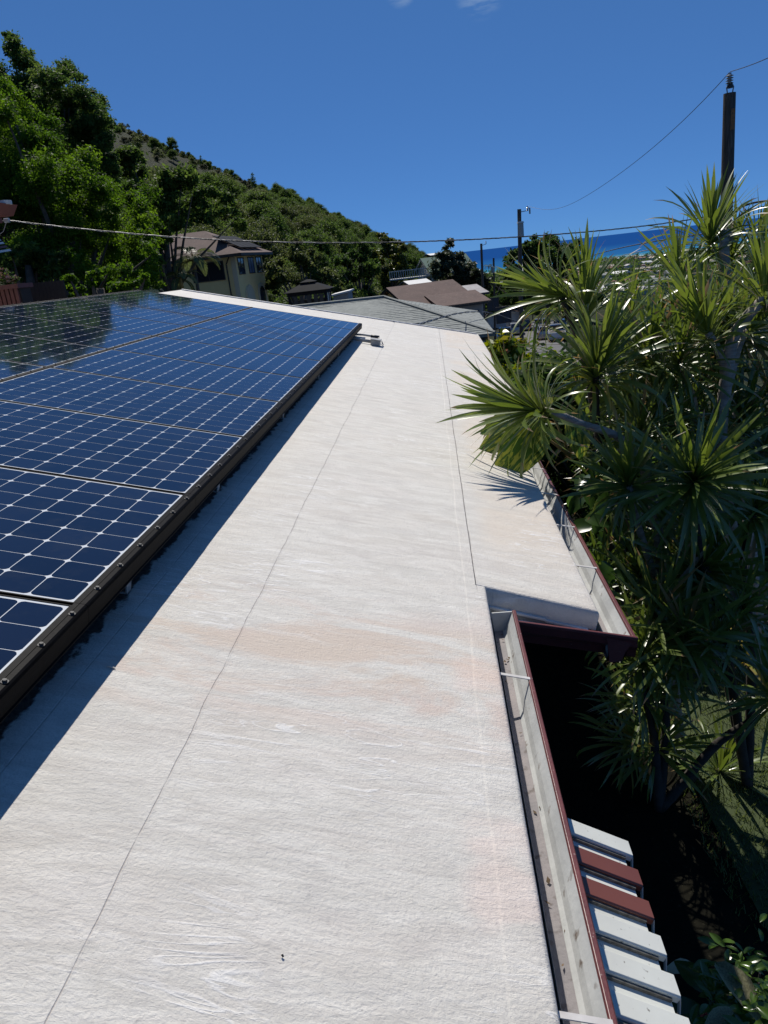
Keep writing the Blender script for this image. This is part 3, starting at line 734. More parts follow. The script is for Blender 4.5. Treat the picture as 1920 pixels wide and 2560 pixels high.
proto('shrub', 1.9, 2.6, 0.2, 3000, 0.24, LM_OLIVE, 12, 6, trunk_r=0.07)
def conifer_proto(seed):
    rg = np.random.default_rng(seed); cl = []
    for i in range(9):
        z = 0.8+i*0.68; r = 1.7*(1-i/9.6)+0.15
        for k in range(5):
            a = k*1.256+i*0.7; cl.append((r*0.62*math.cos(a), r*0.62*math.sin(a), z+0.2*rg.normal(), 0.30+0.38*(1-i/9)))
    Q, t = leaf_quads(cl, 5000, 0.2, rg)
    PROT.append(('conifer', quadmesh('crown', Q, LM_DARK, t), trunk_mesh('trunk', rg, 6.6, 0.14, 0.3, 2), 1.7, 7.2))
conifer_proto(8)
def plant(k, P, sc, rz, name, label, group, szy=1.0):
    kind, cm, tm, R, H = PROT[k]
    r = root(name, label, 'tree' if kind != 'shrub' else 'shrub', P, group, rz, sc)
    r.scale = (sc, sc, sc*szy)
    link('crown', cm, r); link('trunk', tm, r)
    return r
# wood on the slope behind the houses
def blocked(px, top, Y):
    return False
rs = random.Random(21); placed = []
def try_tree(x, y, mind):
    for a, b_ in placed:
        if (a-x)**2+(b_-y)**2 < mind*mind: return False
    placed.append((x, y)); return True
nt_ = 0; tries = 0
while nt_ < 290 and tries < 16000:
    tries += 1
    y = 66+130*rs.random()**1.4 if tries < 9000 else rs.uniform(150, 560); x = (-19-rs.random()*0.50*y if rs.random() < 0.72 else -rs.uniform(4.5, 20)*y/100.0) if tries < 9000 else -rs.uniform(2, 60)
    if x > -10 and y < 75: continue
    z = ground_z(x, y); px, py, dep = pix((x, y, z+5))
    if px < -120 or px > 1075 or py < -60: continue
    if px > 905 and y < 125: continue
    if not try_tree(x, y, 4.0+0.012*y): continue
    kx = rs.choice([0, 0, 1, 2, 2, 3, 3]); sc = rs.uniform(0.72, 1.12)
    # keep the crowns under the ridge line seen in the photograph
    bound = 0.837+0.60*(1.1-x)
    top = z+PROT[kx][4]*sc
    if top > bound+1.0: sc *= max(0.45, (bound+1.0-z)/max(1.0, (top-z)))
    lim = float(np.interp(pix((x, y, z))[0], [0, 230, 270, 380, 480, 560, 640, 690, 760, 830, 880, 914, 960, 1060], [250, 395, 418, 428, 438, 452, 464, 466, 470, 484, 512, 552, 592, 622]))
    while sc > 0.46 and pix((x, y, z+PROT[kx][4]*sc))[1] < lim: sc -= 0.05
    if sc < 0.46: continue
    plant(kx, (x, y, z-0.2), sc, rs.uniform(0, 6.28), 'hillside_tree', ['mid-green leafy tree in the wood on the slope behind the houses', 'dark green dense tree in the wood on the slope behind the houses', 'olive-toned spreading tree in the wood on the slope behind the houses', 'small mid-green tree in the wood on the slope behind the houses'][kx], 'trees of the hillside wood', rs.uniform(0.85, 1.1)); nt_ += 1
# scattered shrubs and small trees on the dry upper slope
ns = 0; tries = 0
while ns < 290 and tries < 9000:
    tries += 1
    y = rs.uniform(150, 640); x = -rs.uniform(0.06, 0.50)*y-rs.uniform(5, 25)
    z = ground_z(x, y); px, py, dep = pix((x, y, z+1))
    if px < 150 or px > 1060 or py < 120: continue
    if not try_tree(x, y, 5.0): continue
    kx = rs.choice([4, 4, 5, 4, 5, 0]); sc = rs.uniform(0.6, 1.2)*(0.42 if kx == 0 else 1.0)
    plant(kx, (x, y, z-0.2), sc, rs.uniform(0, 6.28), 'hillside_shrub', {4: 'dry brown shrub scattered over the bare upper slope', 5: 'olive green shrub scattered over the bare upper slope', 0: 'small green tree scattered over the bare upper slope'}[kx], 'shrubs on the dry upper slope'); ns += 1
for i, (px, py, Y, k, sc, lab) in enumerate([(632, 445, 330, 6, 1.15, 'lone dark conifer standing on the dry ridge line'), (385, 352, 260, 0, 0.62, 'small dark tree farthest up the dry ridge line'), (432, 385, 270, 1, 0.75, 'dense dark tree among the ridge line trees'), (574, 412, 320, 0, 0.62, 'round tree next to the conifer on the ridge line'), (678, 455, 345, 5, 1.1, 'small bush at the lower end of the dry ridge line'), (500, 385, 300, 6, 0.7, 'small conifer midway along the dry ridge line')]):
    P = at(px, py, Y); plant(k, (P[0], P[1], ground_z(P[0], P[1])-0.5), sc, i*1.3, 'ridge_tree', lab, None)
def pixel_tree(name, label, Y, clumps, nl, size, mat, seed, spread, base_px, aspect=0.5, up=0.45, shell=0.5):
    """a tree whose clumps follow the crown seen in the photograph, given real depth"""
    rg = np.random.default_rng(seed); pr = []
    for px, py, r in clumps:
        for k in range(3):
            Yk = Y+rg.normal()*spread*(0.5 if k == 0 else 1.0)+(spread*0.8 if k == 2 else 0)
            P = at(px+rg.normal()*r*0.25, py+rg.normal()*r*0.25, Yk); rr = r/FPX*(Yk-CAM[1])*(0.85 if k == 0 else 0.7)
            n = 3
            for q in range(n):
                o = rg.normal(size=3)*rr*0.45; pr.append((P[0]+o[0], P[1]+o[1], P[2]+o[2]*0.8, rr*(0.42+0.22*rg.random())))
    B = at(*base_px, Y); B[2] = ground_z(B[0], B[1])-0.3
    r = root(name, label, 'tree', B)
    pr = [(a-B[0], b_-B[1], c-B[2], d_) for a, b_, c, d_ in pr]
    Q, t = leaf_quads(pr, nl, size, rg, aspect=aspect, up=up, shell=shell)
    link('crown', quadmesh('crown', Q, mat, t), r)
    s = MB(); C = np.array(pr); ctr = C[:, :3].mean(0); th = C[:, 2].min()+0.5
    s.tube([(0, 0, -1), (ctr[0]*0.15, ctr[1]*0.15, th*0.6), (ctr[0]*0.5, ctr[1]*0.5, ctr[2]*0.7), ctr], [0.3, 0.26, 0.2, 0.1], 8)
    for i in rg.choice(len(C), min(16, len(C)), replace=False):
        st_ = ctr*0.55+rg.normal(size=3)*0.2; e = C[i, :3]
        s.tube([st_, (st_+e)/2+np.array([0, 0, 0.3]), e], [0.12, 0.075, 0.02], 5, cap=False)
    link('trunk', s.mesh('trunk', M_BARK, smooth=True), r)
    return r
pixel_tree('shade_tree', 'bright green feathery tree filling the left edge behind the panels', 24, [(20, 300, 80), (110, 350, 75), (60, 430, 110), (170, 430, 85), (240, 470, 70), (130, 520, 100), (20, 560, 90), (280, 540, 65), (340, 520, 45), (220, 590, 80), (310, 610, 70), (360, 570, 45), (90, 640, 80), (-40, 420, 100), (200, 680, 60), (300, 680, 55), (370, 660, 45), (330, 720, 40), (240, 720, 40), (-50, 280, 70), (380, 720, 30), (130, 460, 70), (60, 520, 80), (190, 520, 70), (10, 480, 80), (150, 600, 80), (50, 700, 60)], 185000, 0.100, LM_BRIGHT, 31, 1.7, (150, 760), aspect=0.42)
pixel_tree('tall_tree', 'tall dark green tree rising highest at the left edge', 40, [(25, 95, 18), (30, 125, 28), (70, 150, 40), (110, 185, 50), (160, 190, 42), (60, 215, 70), (150, 250, 65), (205, 255, 45), (230, 300, 50), (190, 320, 70), (110, 300, 80), (255, 345, 42), (30, 290, 70), (250, 400, 50), (275, 430, 40), (200, 400, 60), (290, 470, 35), (-30, 200, 60), (120, 240, 60), (60, 300, 60), (160, 370, 60), (230, 360, 50)], 130000, 0.15, LM_DARK, 32, 2.2, (150, 700), shell=0.5)
pixel_tree('wood_edge_tree', 'dark leafy tree between the bright tree and the beige house', 46, [(330, 430, 50), (390, 480, 50), (360, 540, 50), (420, 540, 45), (310, 400, 35), (450, 470, 50), (500, 510, 45), (560, 520, 35), (395, 600, 30), (600, 560, 22), (330, 600, 55), (350, 660, 50), (395, 650, 30), (380, 700, 40), (420, 585, 25), (350, 480, 50)], 45000, 0.23, LM_MID, 33, 2.0, (410, 700))
pixel_tree('low_bush_tree', 'leafy shrub with small pale leaves beside the dark fence', 17, [(170, 705, 28), (200, 740, 26), (240, 700, 22), (290, 720, 26), (330, 715, 24), (160, 740, 18), (360, 700, 20)], 9000, 0.11, LM_BRIGHT, 34, 0.5, (240, 790))

pixel_tree('low_bush_tree', 'dark shrubbery under the bright tree behind the planter', 20, [(-20, 640, 50), (30, 650, 45), (80, 680, 40), (120, 690, 35), (10, 690, 30), (60, 640, 40), (110, 650, 40), (150, 660, 30)], 12000, 0.13, LM_DARK, 35, 0.8, (60, 780))
# ------------------------------------------------------------------ neighbouring houses
M_BEIGE = pmat('beige_stucco', (0.88, 0.66, 0.31), (0.82, 0.61, 0.28), scale=1.2, rough=0.9, bump=0.25, bscale=30)
M_TRIM = pmat('beige_trim', (0.62, 0.52, 0.36), rough=0.8)
M_SHIN_BR = pmat('brown_shingles', (0.115, 0.068, 0.056), (0.085, 0.05, 0.042), scale=1.5, rough=0.9, bump=0.4, bscale=12, c3=(0.15, 0.10, 0.08), s3=6, t3=(0.55, 0.7))
M_SHIN_GR = pmat('grey_green_shingles', (0.235, 0.25, 0.235), (0.185, 0.20, 0.19), scale=1.1, rough=0.9, bump=0.3, bscale=16, c3=(0.26, 0.28, 0.26), s3=5, t3=(0.52, 0.66))
M_SHIN_GN = pmat('green_shingles', (0.055, 0.125, 0.095), (0.042, 0.10, 0.075), scale=1.5, rough=0.85)
M_DKTRIM = pmat('dark_brown_trim', (0.06, 0.045, 0.035), (0.045, 0.035, 0.028), scale=3, rough=0.6)
M_WHITE = pmat('white_paint', (0.62, 0.62, 0.60), (0.54, 0.54, 0.52), scale=1.5, rough=0.6)
M_GREYWALL = pmat('grey_wall', (0.34, 0.34, 0.33), (0.28, 0.28, 0.27), scale=1.0, rough=0.8)
M_METAL = pmat('weathered_metal_roof', (0.30, 0.29, 0.285), (0.22, 0.20, 0.20), scale=0.9, rough=0.55, c3=(0.17, 0.13, 0.12), s3=2.2, t3=(0.55, 0.7))
M_GLASS = pmat('window_glass', (0.03, 0.045, 0.07), rough=0.06, spec=0.8)
M_BLUEGL = pmat('blinds_behind_glass', (0.16, 0.20, 0.30), (0.12, 0.15, 0.24), scale=9, rough=0.25, stretch=(1, 1, 8))
M_OPEN = pmat('dark_interior', (0.012, 0.012, 0.014), rough=0.9)
Zv = np.array([0, 0, 1.0])

def rect_house(r, O, a, b_, la, lb, z0, z1, wall, th=0.25):
    """four wall slabs from ground corner O along unit vectors a and b_"""
    O = np.array([O[0], O[1], z0]); a = np.append(unit(a)[:2], 0); b_ = np.append(unit(b_)[:2], 0); h = Zv*(z1-z0)
    s = MB(); s.obox(O, a*la, b_*th, h); s.obox(O+b_*(lb-th), a*la, b_*th, h); s.obox(O+b_*th, a*th, b_*(lb-2*th), h); s.obox(O+b_*th+a*(la-th), a*th, b_*(lb-2*th), h)
    return s.build('wall', wall, r)
def roof_slab(r, pts, mat, th=0.12, name='roof', up=0.0):
    P = [np.asarray(p, float) for p in pts]; n = unit(np.cross(P[1]-P[0], P[2]-P[0])); n = n if n[2] > 0 else -n
    if np.dot(np.cross(P[1]-P[0], P[2]-P[0]), Zv) < 0: P = P[::-1]
    s = MB(); s.prism([p+n*(up-th) for p in P], n*th)
    return s.build(name, mat, r)
def shingle_rows(r, parent, p0, p1, q1, q0, mat, n, tabs=14, seed=1):
    """courses of tabs between eave p0-p1 and ridge q0-q1: each course its own overlapping strip"""
    rg = random.Random(seed); p0, p1, q0, q1 = (np.asarray(t, float) for t in (p0, p1, q0, q1))
    nn = unit(np.cross(p1-p0, q0-p0)); nn = nn if nn[2] > 0 else -nn
    for i in range(n):
        t0, t1 = i/n, min(1.0, (i+1.25)/n)
        a0, a1 = p0+(q0-p0)*t0, p1+(q1-p1)*t0; c0, c1 = p0+(q0-p0)*t1, p1+(q1-p1)*t1
        s = MB(); L = np.linalg.norm(a1-a0); m = max(1, int(L/0.9)); k = 0.0; ks = [0.0]
        while k < 1: k += (0.3+rg.random()*0.35)/max(L, 0.3); ks.append(min(1, k))
        for ka, kb in zip(ks[:-1], ks[1:]):
            h = 0.014+rg.random()*0.014; ka2 = ka+0.012/max(L, 0.3)
            A_, B_ = a0+(a1-a0)*ka2+nn*h, a0+(a1-a0)*kb+nn*h; C_, D_ = c0+(c1-c0)*kb+nn*0.004, c0+(c1-c0)*ka2+nn*0.004
            s.poly([A_, B_, C_, D_]); s.poly([A_-nn*h, B_-nn*h, B_, A_])
        s.build('shingle_course', mat, parent)

# --- house with the grey-green hip roof just past our roof
gh = root('grey_roof_house', 'low house with grey-green shingled hip roof just past the pale roof', 'house', (-3, 38, ground_z(-3, 38)))
ra = at(961, 744, 38.0); rb = at(700, 773.5, 38.0)
zr = ra[2]; rb = np.array([rb[0], ra[1]+0.2, zr])
fc = at(1238, 833, 31.0); bc = at(1194, 780, 44.5)
ze = fc[2]; bc = np.array([bc[0], bc[1], ze])
fl = np.array([rb[0]-5.0, fc[1]-1.0, ze]); blk = np.array([rb[0]-5.0, bc[1], ze])
rf = roof_slab(gh, [fl, fc, ra, rb], M_SHIN_GR, 0.12)
roof_slab(gh, [fc, bc, ra], M_SHIN_GR, 0.12); roof_slab(gh, [bc, blk, rb, ra], M_SHIN_GR, 0.12); roof_slab(gh, [blk, fl, rb], M_SHIN_GR, 0.12)
shingle_rows(gh, rf, fl, fc, ra, rb, M_SHIN_GR, 26, seed=3)
shingle_rows(gh, rf, fc, bc, ra, ra, M_SHIN_GR, 26, seed=4)
s = MB(); s.tube([fc+Zv*0.03, (fc+ra)/2+Zv*0.04, ra+Zv*0.05], 0.07, 5); s.build('hip_cap', M_SHIN_GR, rf)
s = MB(); s.tube([ra+Zv*0.05, rb+Zv*0.05], 0.08, 5); s.build('ridge_cap', M_SHIN_GR, rf)
s = MB(); s.obox(fl+np.array([0.3, 0.3, -0.3]), fc-fl-np.array([0.6, 0, 0]), (0, 0.06, 0), Zv*0.2); s.obox(fc+np.array([-0.35, 0.3, -0.3]), bc-fc-np.array([0, 0.6, 0]), (-0.06, 0, 0), Zv*0.2); s.build('fascia', M_DKTRIM, gh)
rect_house(gh, (fl[0]+0.9, fc[1]+1.0), (1, 0), (0, 1), fc[0]-fl[0]-2.2, bc[1]-fc[1]-1.6, ground_z(0, 45)-0.5, ze-0.22, M_GREYWALL)

# --- beige two storey house on the left
bh = root('beige_house', 'two storey beige stucco house with brown hip roof and arched openings', 'house', (-17, 60, ground_z(-14, 58)))
c0 = at(587, 640, 57.0); bx_ = np.array([0.10, 0.995, 0]); ax_ = np.array([-0.995, 0.10, 0])
O = np.array([c0[0], c0[1], 0]); z1 = at(587, 634, 57.0)[2]; z0 = -4.5
LA, LB = 8.5, 6.6
rect_house(bh, O, ax_, bx_, LA, LB, z0, z1, M_BEIGE)
ov = 0.75
E0 = O-ax_*ov-bx_*ov; E1 = O+ax_*(LA+ov)-bx_*ov; E2 = O+ax_*(LA+ov)+bx_*(LB+ov); E3 = O-ax_*ov+bx_*(LB+ov)
R0 = O+ax_*(LB/2)+bx_*(LB/2); R1 = O+ax_*(LA-LB/2+1.2)+bx_*(LB/2)
up = lambda p, z: np.array([p[0], p[1], z])
ZR = z1+2.05
rf = roof_slab(bh, [up(E1, z1), up(E0, z1), up(R0, ZR), up(R1, ZR)], M_SHIN_BR, 0.15)
roof_slab(bh, [up(E0, z1), up(E3, z1), up(R0, ZR)], M_SHIN_BR, 0.15); roof_slab(bh, [up(E3, z1), up(E2, z1), up(R1, ZR), up(R0, ZR)], M_SHIN_BR, 0.15); roof_slab(bh, [up(E2, z1), up(E1, z1), up(R1, ZR)], M_SHIN_BR, 0.15)
s = MB(); s.obox(up(E0, z1-0.2), E1-E0, bx_*0.08, Zv*0.18); s.obox(up(E0, z1-0.2), E3-E0, ax_*0.08, Zv*0.18); s.build('fascia', M_DKTRIM, bh)
s = MB(); s.obox(up(E0+bx_*0.1+ax_*0.1, z1-0.20), (E1-E0)*0.97, bx_*0.62, Zv*0.04); s.obox(up(E0+ax_*0.1+bx_*0.74, z1-0.20), (E3-E0)*0.86, ax_*0.62, Zv*0.04); s.build('soffit', M_DKTRIM, bh)
nside = unit(np.cross(bx_, Zv)); nside = nside if nside[0] > 0 else -nside
nfront = -bx_
def window(r, O, dirv, nrm, d0, d1, za, zb, glass=M_GLASS, frame=M_DKTRIM, proud=0.05):
    p = O+dirv*d0; w = dirv*(d1-d0); fw = 0.08
    f = MB(); o = up(p, za)+nrm*0.0
    f.obox(o, w, nrm*proud, Zv*fw); f.obox(o+Zv*(zb-za-fw), w, nrm*proud, Zv*fw); f.obox(o+Zv*fw, dirv*fw, nrm*proud, Zv*(zb-za-2*fw)); f.obox(o+w-dirv*fw+Zv*fw, dirv*fw, nrm*proud, Zv*(zb-za-2*fw)); f.obox(o+w*0.5-dirv*0.03+Zv*fw, dirv*0.06, nrm*proud*0.8, Zv*(zb-za-2*fw))
    wo_ = f.build('window', frame, r)
    g = MB(); g.obox(o+dirv*fw+Zv*fw+nrm*0.004, w-dirv*2*fw, nrm*0.015, Zv*(zb-za-2*fw)); g.build('pane', glass, wo_)
    return wo_
zw1 = z1-0.28
window(bh, O, bx_, nside, 0.35, 1.75, zw1-1.25, zw1)
window(bh, O, bx_, nside, 2.75, 4.15, zw1-1.25, zw1, M_BLUEGL)
window(bh, O, bx_, nside, 4.75, 6.15, zw1-1.25, zw1)
window(bh, O, ax_, nfront, 1.0, 3.6, zw1-1.5, zw1-0.1, M_OPEN)
window(bh, O, ax_, nfront, 4.4, 5.6, zw1-1.3, zw1-0.1, M_OPEN)
def arch(r, O, dirv, nrm, dc, w, zb, zs, inner, rim, proud=0.10):
    pts = [(-w/2, zb), (w/2, zb)] + [(w/2*math.cos(t), zs+w/2*math.sin(t)) for t in np.linspace(0, math.pi, 9)]
    big = [(-w/2-0.28, zb), (w/2+0.28, zb)] + [((w/2+0.28)*math.cos(t), zs+(w/2+0.28)*math.sin(t)) for t in np.linspace(0, math.pi, 9)]
    T = lambda q: up(O+dirv*(dc+q[0]), q[1])
    s = MB(); s.prism([T(q)+nrm*0.003 for q in big], nrm*proud); a = s.build('arch', rim, r)
    s = MB(); s.prism([T(q)+nrm*(proud+0.006) for q in pts], nrm*0.02); s.build('arch_opening', inner, a)
arch(bh, O, bx_, nside, 1.9, 1.25, z0+0.2, z1-3.25, M_TRIM, M_TRIM, 0.16)
arch(bh, O, bx_, nside, 5.0, 1.35, z0+0.2, z1-3.25, M_GLASS, M_TRIM)
s = MB(); q0 = up(O+ax_*0.30, z1-0.2)-bx_*0.5; s.tube([q0, up(O+ax_*0.75-bx_*0.09, z1-0.7), up(O+ax_*0.75-bx_*0.09, z0)], 0.055, 6); s.build('downspout', M_DKTRIM, bh)
s = MB(); s.obox(up(O-bx_*0.06+ax_*0.02, z0), ax_*0.35, bx_*0.06, Zv*(z1-z0-0.1)); s.build('corner_trim', M_TRIM, bh)
# dark array on the sunny slope of that roof
M_PVD = pmat('dark_solar_array', (0.012, 0.014, 0.018), rough=0.6, spec=0.05)
e0 = up(E0, z1); e3 = up(E3, z1); rr0 = up(R0, ZR); nrm_ = unit(np.cross(e3-e0, rr0-e0)); nrm_ = nrm_ if nrm_[2] > 0 else -nrm_
def rp_(s_, t_): return e0+(e3-e0)*s_+((rr0-e0)-(e3-e0)*0.5)*t_
s = MB()
for i in range(4):
    for j in range(2):
        s0 = 0.17+0.165*i; t0 = 0.12+0.27*j
        s.prism([rp_(s0, t0)+nrm_*0.16, rp_(s0+0.155, t0)+nrm_*0.16, rp_(s0+0.155, t0+0.25)+nrm_*0.16, rp_(s0, t0+0.25)+nrm_*0.16], nrm_*0.05)
s.build('roof_solar_array', M_PVD, bh)

# --- small palm in front of the beige house
LM_PALM = leafmat('palm_leaflets', [(0.05, 0.075, 0.025), (0.085, 0.115, 0.04), (0.13, 0.16, 0.07)], trans=0.3, rough=0.4)
M_CROWNS = pmat('orange_palm_shaft', (0.28, 0.20, 0.07), (0.2, 0.17, 0.06), scale=8, rough=0.6)
def feather_palm(base, h, n, L, name, label, seed, tmat=M_BARK):
    rg = np.random.default_rng(seed); r = root(name, label, 'palm', base)
    s = MB(); s.tube([(0, 0, -1), (0.1, 0, h*0.5), (0.15, 0, h)], [0.16, 0.12, 0.09], 8); s.build('trunk', tmat, r, local=True, smooth=True)
    s = MB(); s.tube([(0.15, 0, h-0.05), (0.15, 0, h+0.45), (0.16, 0, h+0.9)], [0.12, 0.10, 0.03], 8); s.build('crown_shaft', M_CROWNS, r, local=True, smooth=True)
    for k in range(n):
        a = k*2.4+rg.random()*0.5; el = 1.25-1.15*(k/n)+0.15*rg.normal(); d = np.array([math.cos(a), math.sin(a)]); pts = []; p = np.array([0.15, 0, h+0.5]); e = el
        for q in range(13):
            pts.append(p.copy()); p = p+np.array([d[0]*math.cos(e), d[1]*math.cos(e), math.sin(e)])*L/12; e -= (0.16+0.05*rg.random())
        s = MB(); s.tube(pts, [0.022*(1-q/14) for q in range(13)], 4, cap=False)
        Q = []
        for q in range(2, 49):
            i = q/49*12; i0 = min(11, int(i)); P = pts[i0]+(pts[i0+1]-pts[i0])*(i-i0); t = unit(pts[i0+1]-pts[i0]); sd = unit(np.cross(t, Zv)); ll = 0.55*L*0.42*math.sin(math.pi*(0.12+0.85*q/49))
            for sg in (-1, 1):
                dd = unit(sd*sg+t*0.7-Zv*(0.35+0.3*rg.random())); w = unit(np.cross(dd, Zv+t))*0.018*1.3; E_ = P+dd*ll
                Q.append([P-w*0.4, P+dd*ll*0.5-w, E_, P+dd*ll*0.5+w])
        me = quadmesh('frond', np.array(Q), LM_PALM, 0.35+0.3*rg.random(len(Q))); fo = link('frond', me, r)
        s.build('frond_stalk', M_CROWNS, fo, local=True)
    return r
pb = at(486, 700, 46); pz = ground_z(pb[0], pb[1])
ptop = at(486, 672, 46)[2]
feather_palm((pb[0], pb[1], ptop-4.0), 4.0, 13, 2.2, 'feather_palm', 'feather palm in front of the beige house', 3)
pb = at(445, 700, 45); feather_palm((pb[0], pb[1], at(445, 720, 45)[2]-3.5), 3.5, 9, 1.6, 'feather_palm', 'shorter palm low at the left of the beige house', 5)

# --- gazebo
gz = at(770, 700, 50.0); GZ = -3.8
ga = root('gazebo', 'dark metal gazebo with two-tier roof and screened sides', 'gazebo', (gz[0], gz[1], GZ))
M_GAZ = pmat('charcoal_metal', (0.014, 0.015, 0.018), (0.02, 0.021, 0.024), scale=2, rough=0.8, spec=0.05)
M_SCREEN = pmat('dark_screen', (0.03, 0.03, 0.032), rough=0.6)
zt = at(770, 726, 50)[2]; hw, hd = 1.32, 1.25; G = np.array([gz[0], gz[1], 0])
zc = at(770, 672, 50)[2]
def pyr(r, zb, zt_, hw0, hd0, hw1, hd1, name):
    s = MB(); lo = [G+np.array([x*hw0, y*hd0, zb]) for x, y in ((-1, -1), (1, -1), (1, 1), (-1, 1))]; hi = [G+np.array([x*hw1, y*hd1, zt_]) for x, y in ((-1, -1), (1, -1), (1, 1), (-1, 1))]
    for i in range(4): s.poly([lo[i], lo[(i+1) % 4], hi[(i+1) % 4], hi[i]])
    s.poly(hi); s.poly([p-Zv*0.03 for p in lo[::-1]])
    for i in range(4): s.poly([lo[i]-Zv*0.03, lo[(i+1) % 4]-Zv*0.03, lo[(i+1) % 4], lo[i]])
    return s.build(name, M_GAZ, r)
rfz = pyr(ga, zt, zt+0.50, hw+0.2, hd+0.2, 0.38, 0.36, 'roof'); pyr(rfz, zt+0.55, zt+0.70, 0.52, 0.5, 0.1, 0.1, 'roof_cap')
for k in range(4):
    cx, cy = ((-1, -1), (1, -1), (1, 1), (-1, 1))[k]
    s = MB(); p = G+np.array([cx*hw*0.92, cy*hd*0.92, 0]); s.box(p[0]-0.07, p[0]+0.07, p[1]-0.07, p[1]+0.07, GZ, zt-0.02); s.build('post', M_GAZ, ga)
s = MB(); s.box(G[0]-hw*0.97, G[0]+hw*0.97, G[1]-hd*0.97, G[1]+hd*0.97, zt-0.25, zt-0.035); s.build('beam', M_GAZ, ga)
for i, fx in enumerate((-0.62, -0.3, 0.05, 0.4, 0.68)):
    s = MB(); s.box(G[0]+fx*hw-0.13, G[0]+fx*hw+0.13, G[1]-hd*0.9, G[1]-hd*0.88, GZ, zt-0.26); s.build('screen_panel', M_SCREEN, ga)
    s = MB(); y_ = G[1]-hd*(0.9-1.8*(i/4.0)); s.box(G[0]+hw*0.9, G[0]+hw*0.92, y_-0.12 if i else y_+0.1, y_+0.2, GZ, zt-0.26); s.build('screen_panel', M_SCREEN if i % 2 else M_WHITE, ga)
s = MB(); s.box(G[0]-hw*0.9, G[0]+hw*0.9, G[1]+hd*0.86, G[1]+hd*0.9, GZ, zt-0.6); s.build('back_screen', M_SCREEN, ga)
# --- small pale outbuilding next to it
ob = at(853, 735, 54); r = root('outbuilding', 'small grey block with a slanting pale top beside the gazebo', 'shed', (ob[0], ob[1], -5))
p0, p1 = at(833, 742, 54), at(870, 731, 54)
s = MB(); s.prism([(p0[0], 54, -5), (p1[0], 54, -5), (p1[0], 54, p1[2]), (p0[0], 54, p0[2])], (0, 3, 0)); s.build('wall', M_GREYWALL, r)
s = MB(); s.prism([(p0[0]-0.2, 53.8, p0[2]+0.02), (p1[0]+0.15, 53.8, p1[2]+0.02), (p1[0]+0.15, 53.8, p1[2]+0.14), (p0[0]-0.2, 53.8, p0[2]+0.14)], (0, 3.4, 0)); s.build('roof', M_WHITE, r)

# --- brown roofed house with several gables
def gable_house(name, label, ridge_px, Y0, depth, half, rise, yaw, roofm, wallm, hgt=3.2, ov=0.5, win=True, cat='house'):
    """gable end faces the camera side, ridge runs away along yaw; ridge_px is the near ridge end"""
    P = at(*ridge_px, Y0); r = root(name, label, cat, (P[0], P[1], P[2]-rise-hgt))
    f = np.array([math.sin(yaw), math.cos(yaw), 0]); l = np.array([-math.cos(yaw), math.sin(yaw), 0])
    A0, A1 = P, P+f*depth; ze = P[2]-rise
    L0, L1 = up(A0+l*half, ze), up(A1+l*half, ze); Q0, Q1 = up(A0-l*half, ze), up(A1-l*half, ze)
    roof_slab(r, [L0, A0, A1, L1], roofm, 0.14); roof_slab(r, [A0, Q0, Q1, A1], roofm, 0.14)
    w = MB(); i0 = A0+f*ov; k = (half-ov)/half
    w.prism([up(i0+l*half*k, ze-hgt), up(i0-l*half*k, ze-hgt), up(i0-l*half*k, ze+rise*(1-k)-0.2), up(i0, P[2]-0.22), up(i0+l*half*k, ze+rise*(1-k)-0.2)], f*(depth-2*ov))
    w.build('wall', wallm, r)
    t = MB(); t.obox(L0-Zv*0.22, A0-L0, f*0.06, Zv*0.2); t.obox(Q0-Zv*0.22, A0-Q0, f*0.06, Zv*0.2); t.obox(Q0-Zv*0.2, Q1-Q0, -l*0.06, Zv*0.16); t.build('fascia', M_DKTRIM if wallm is not M_WHITE else M_WHITE, r)
    if win:
        window(r, i0-l*0.6, -l, -f, -1.4, -0.2, ze-1.9, ze-0.7); window(r, i0-l*0.6, -l, -f, 0.8, 2.0, ze-1.9, ze-0.7)
        window(r, i0-l*half*k, f, -l, 1.5, 2.7, ze-1.8, ze-0.6); window(r, i0-l*half*k, f, -l, 4.0, 5.2, ze-1.8, ze-0.6)
    return r
gable_house('brown_roof_house', 'house with a broad brown shingled gable behind the grey roof', (965, 719), 58, 5.6, 4.6, 1.5, 1.18, M_SHIN_BR, M_BEIGE)
gable_house('brown_roof_house', 'brown roofed wing stepping down towards the street', (1062, 740), 56, 4.0, 3.0, 0.7, 1.25, M_SHIN_BR, M_GREYWALL)
gable_house('shed_roof_house', 'grey house with a bright white sloping roof panel behind the brown gable', (1008, 703), 74, 2.4, 2.0, 0.45, 1.2, M_WHITE, M_GREYWALL, win=False)
gable_house('metal_roof_house', 'long house with weathered grey metal roof stepping down to the street', (1078, 724), 72, 4.6, 3.0, 0.7, 1.25, M_METAL, M_GREYWALL, hgt=4.0)
gable_house('green_roof_house', 'white house with green shingled roof and balcony below the wood', (1050, 646), 105, 6.5, 4.2, 2.0, 1.28, M_SHIN_GN, M_WHITE, hgt=5.5)
gable_house('flat_roof_house', 'pale flat-roofed house on the skyline above the green roof', (1066, 635), 135, 2.8, 2.4, 0.3, 1.3, M_WHITE, M_GREYWALL, hgt=1.6, win=False)
gable_house('street_garage', 'small white garage with brown roof at the end of the street', (1255, 772), 128, 6, 3.6, 1.0, 0.1, M_SHIN_BR, M_WHITE, hgt=2.8, win=False, cat='garage')
gable_house('street_garage', 'low white carport left of the street garage', (1222, 782), 120, 6, 3.0, 0.3, 0.1, M_WHITE, M_WHITE, hgt=2.2, win=False, cat='carport')
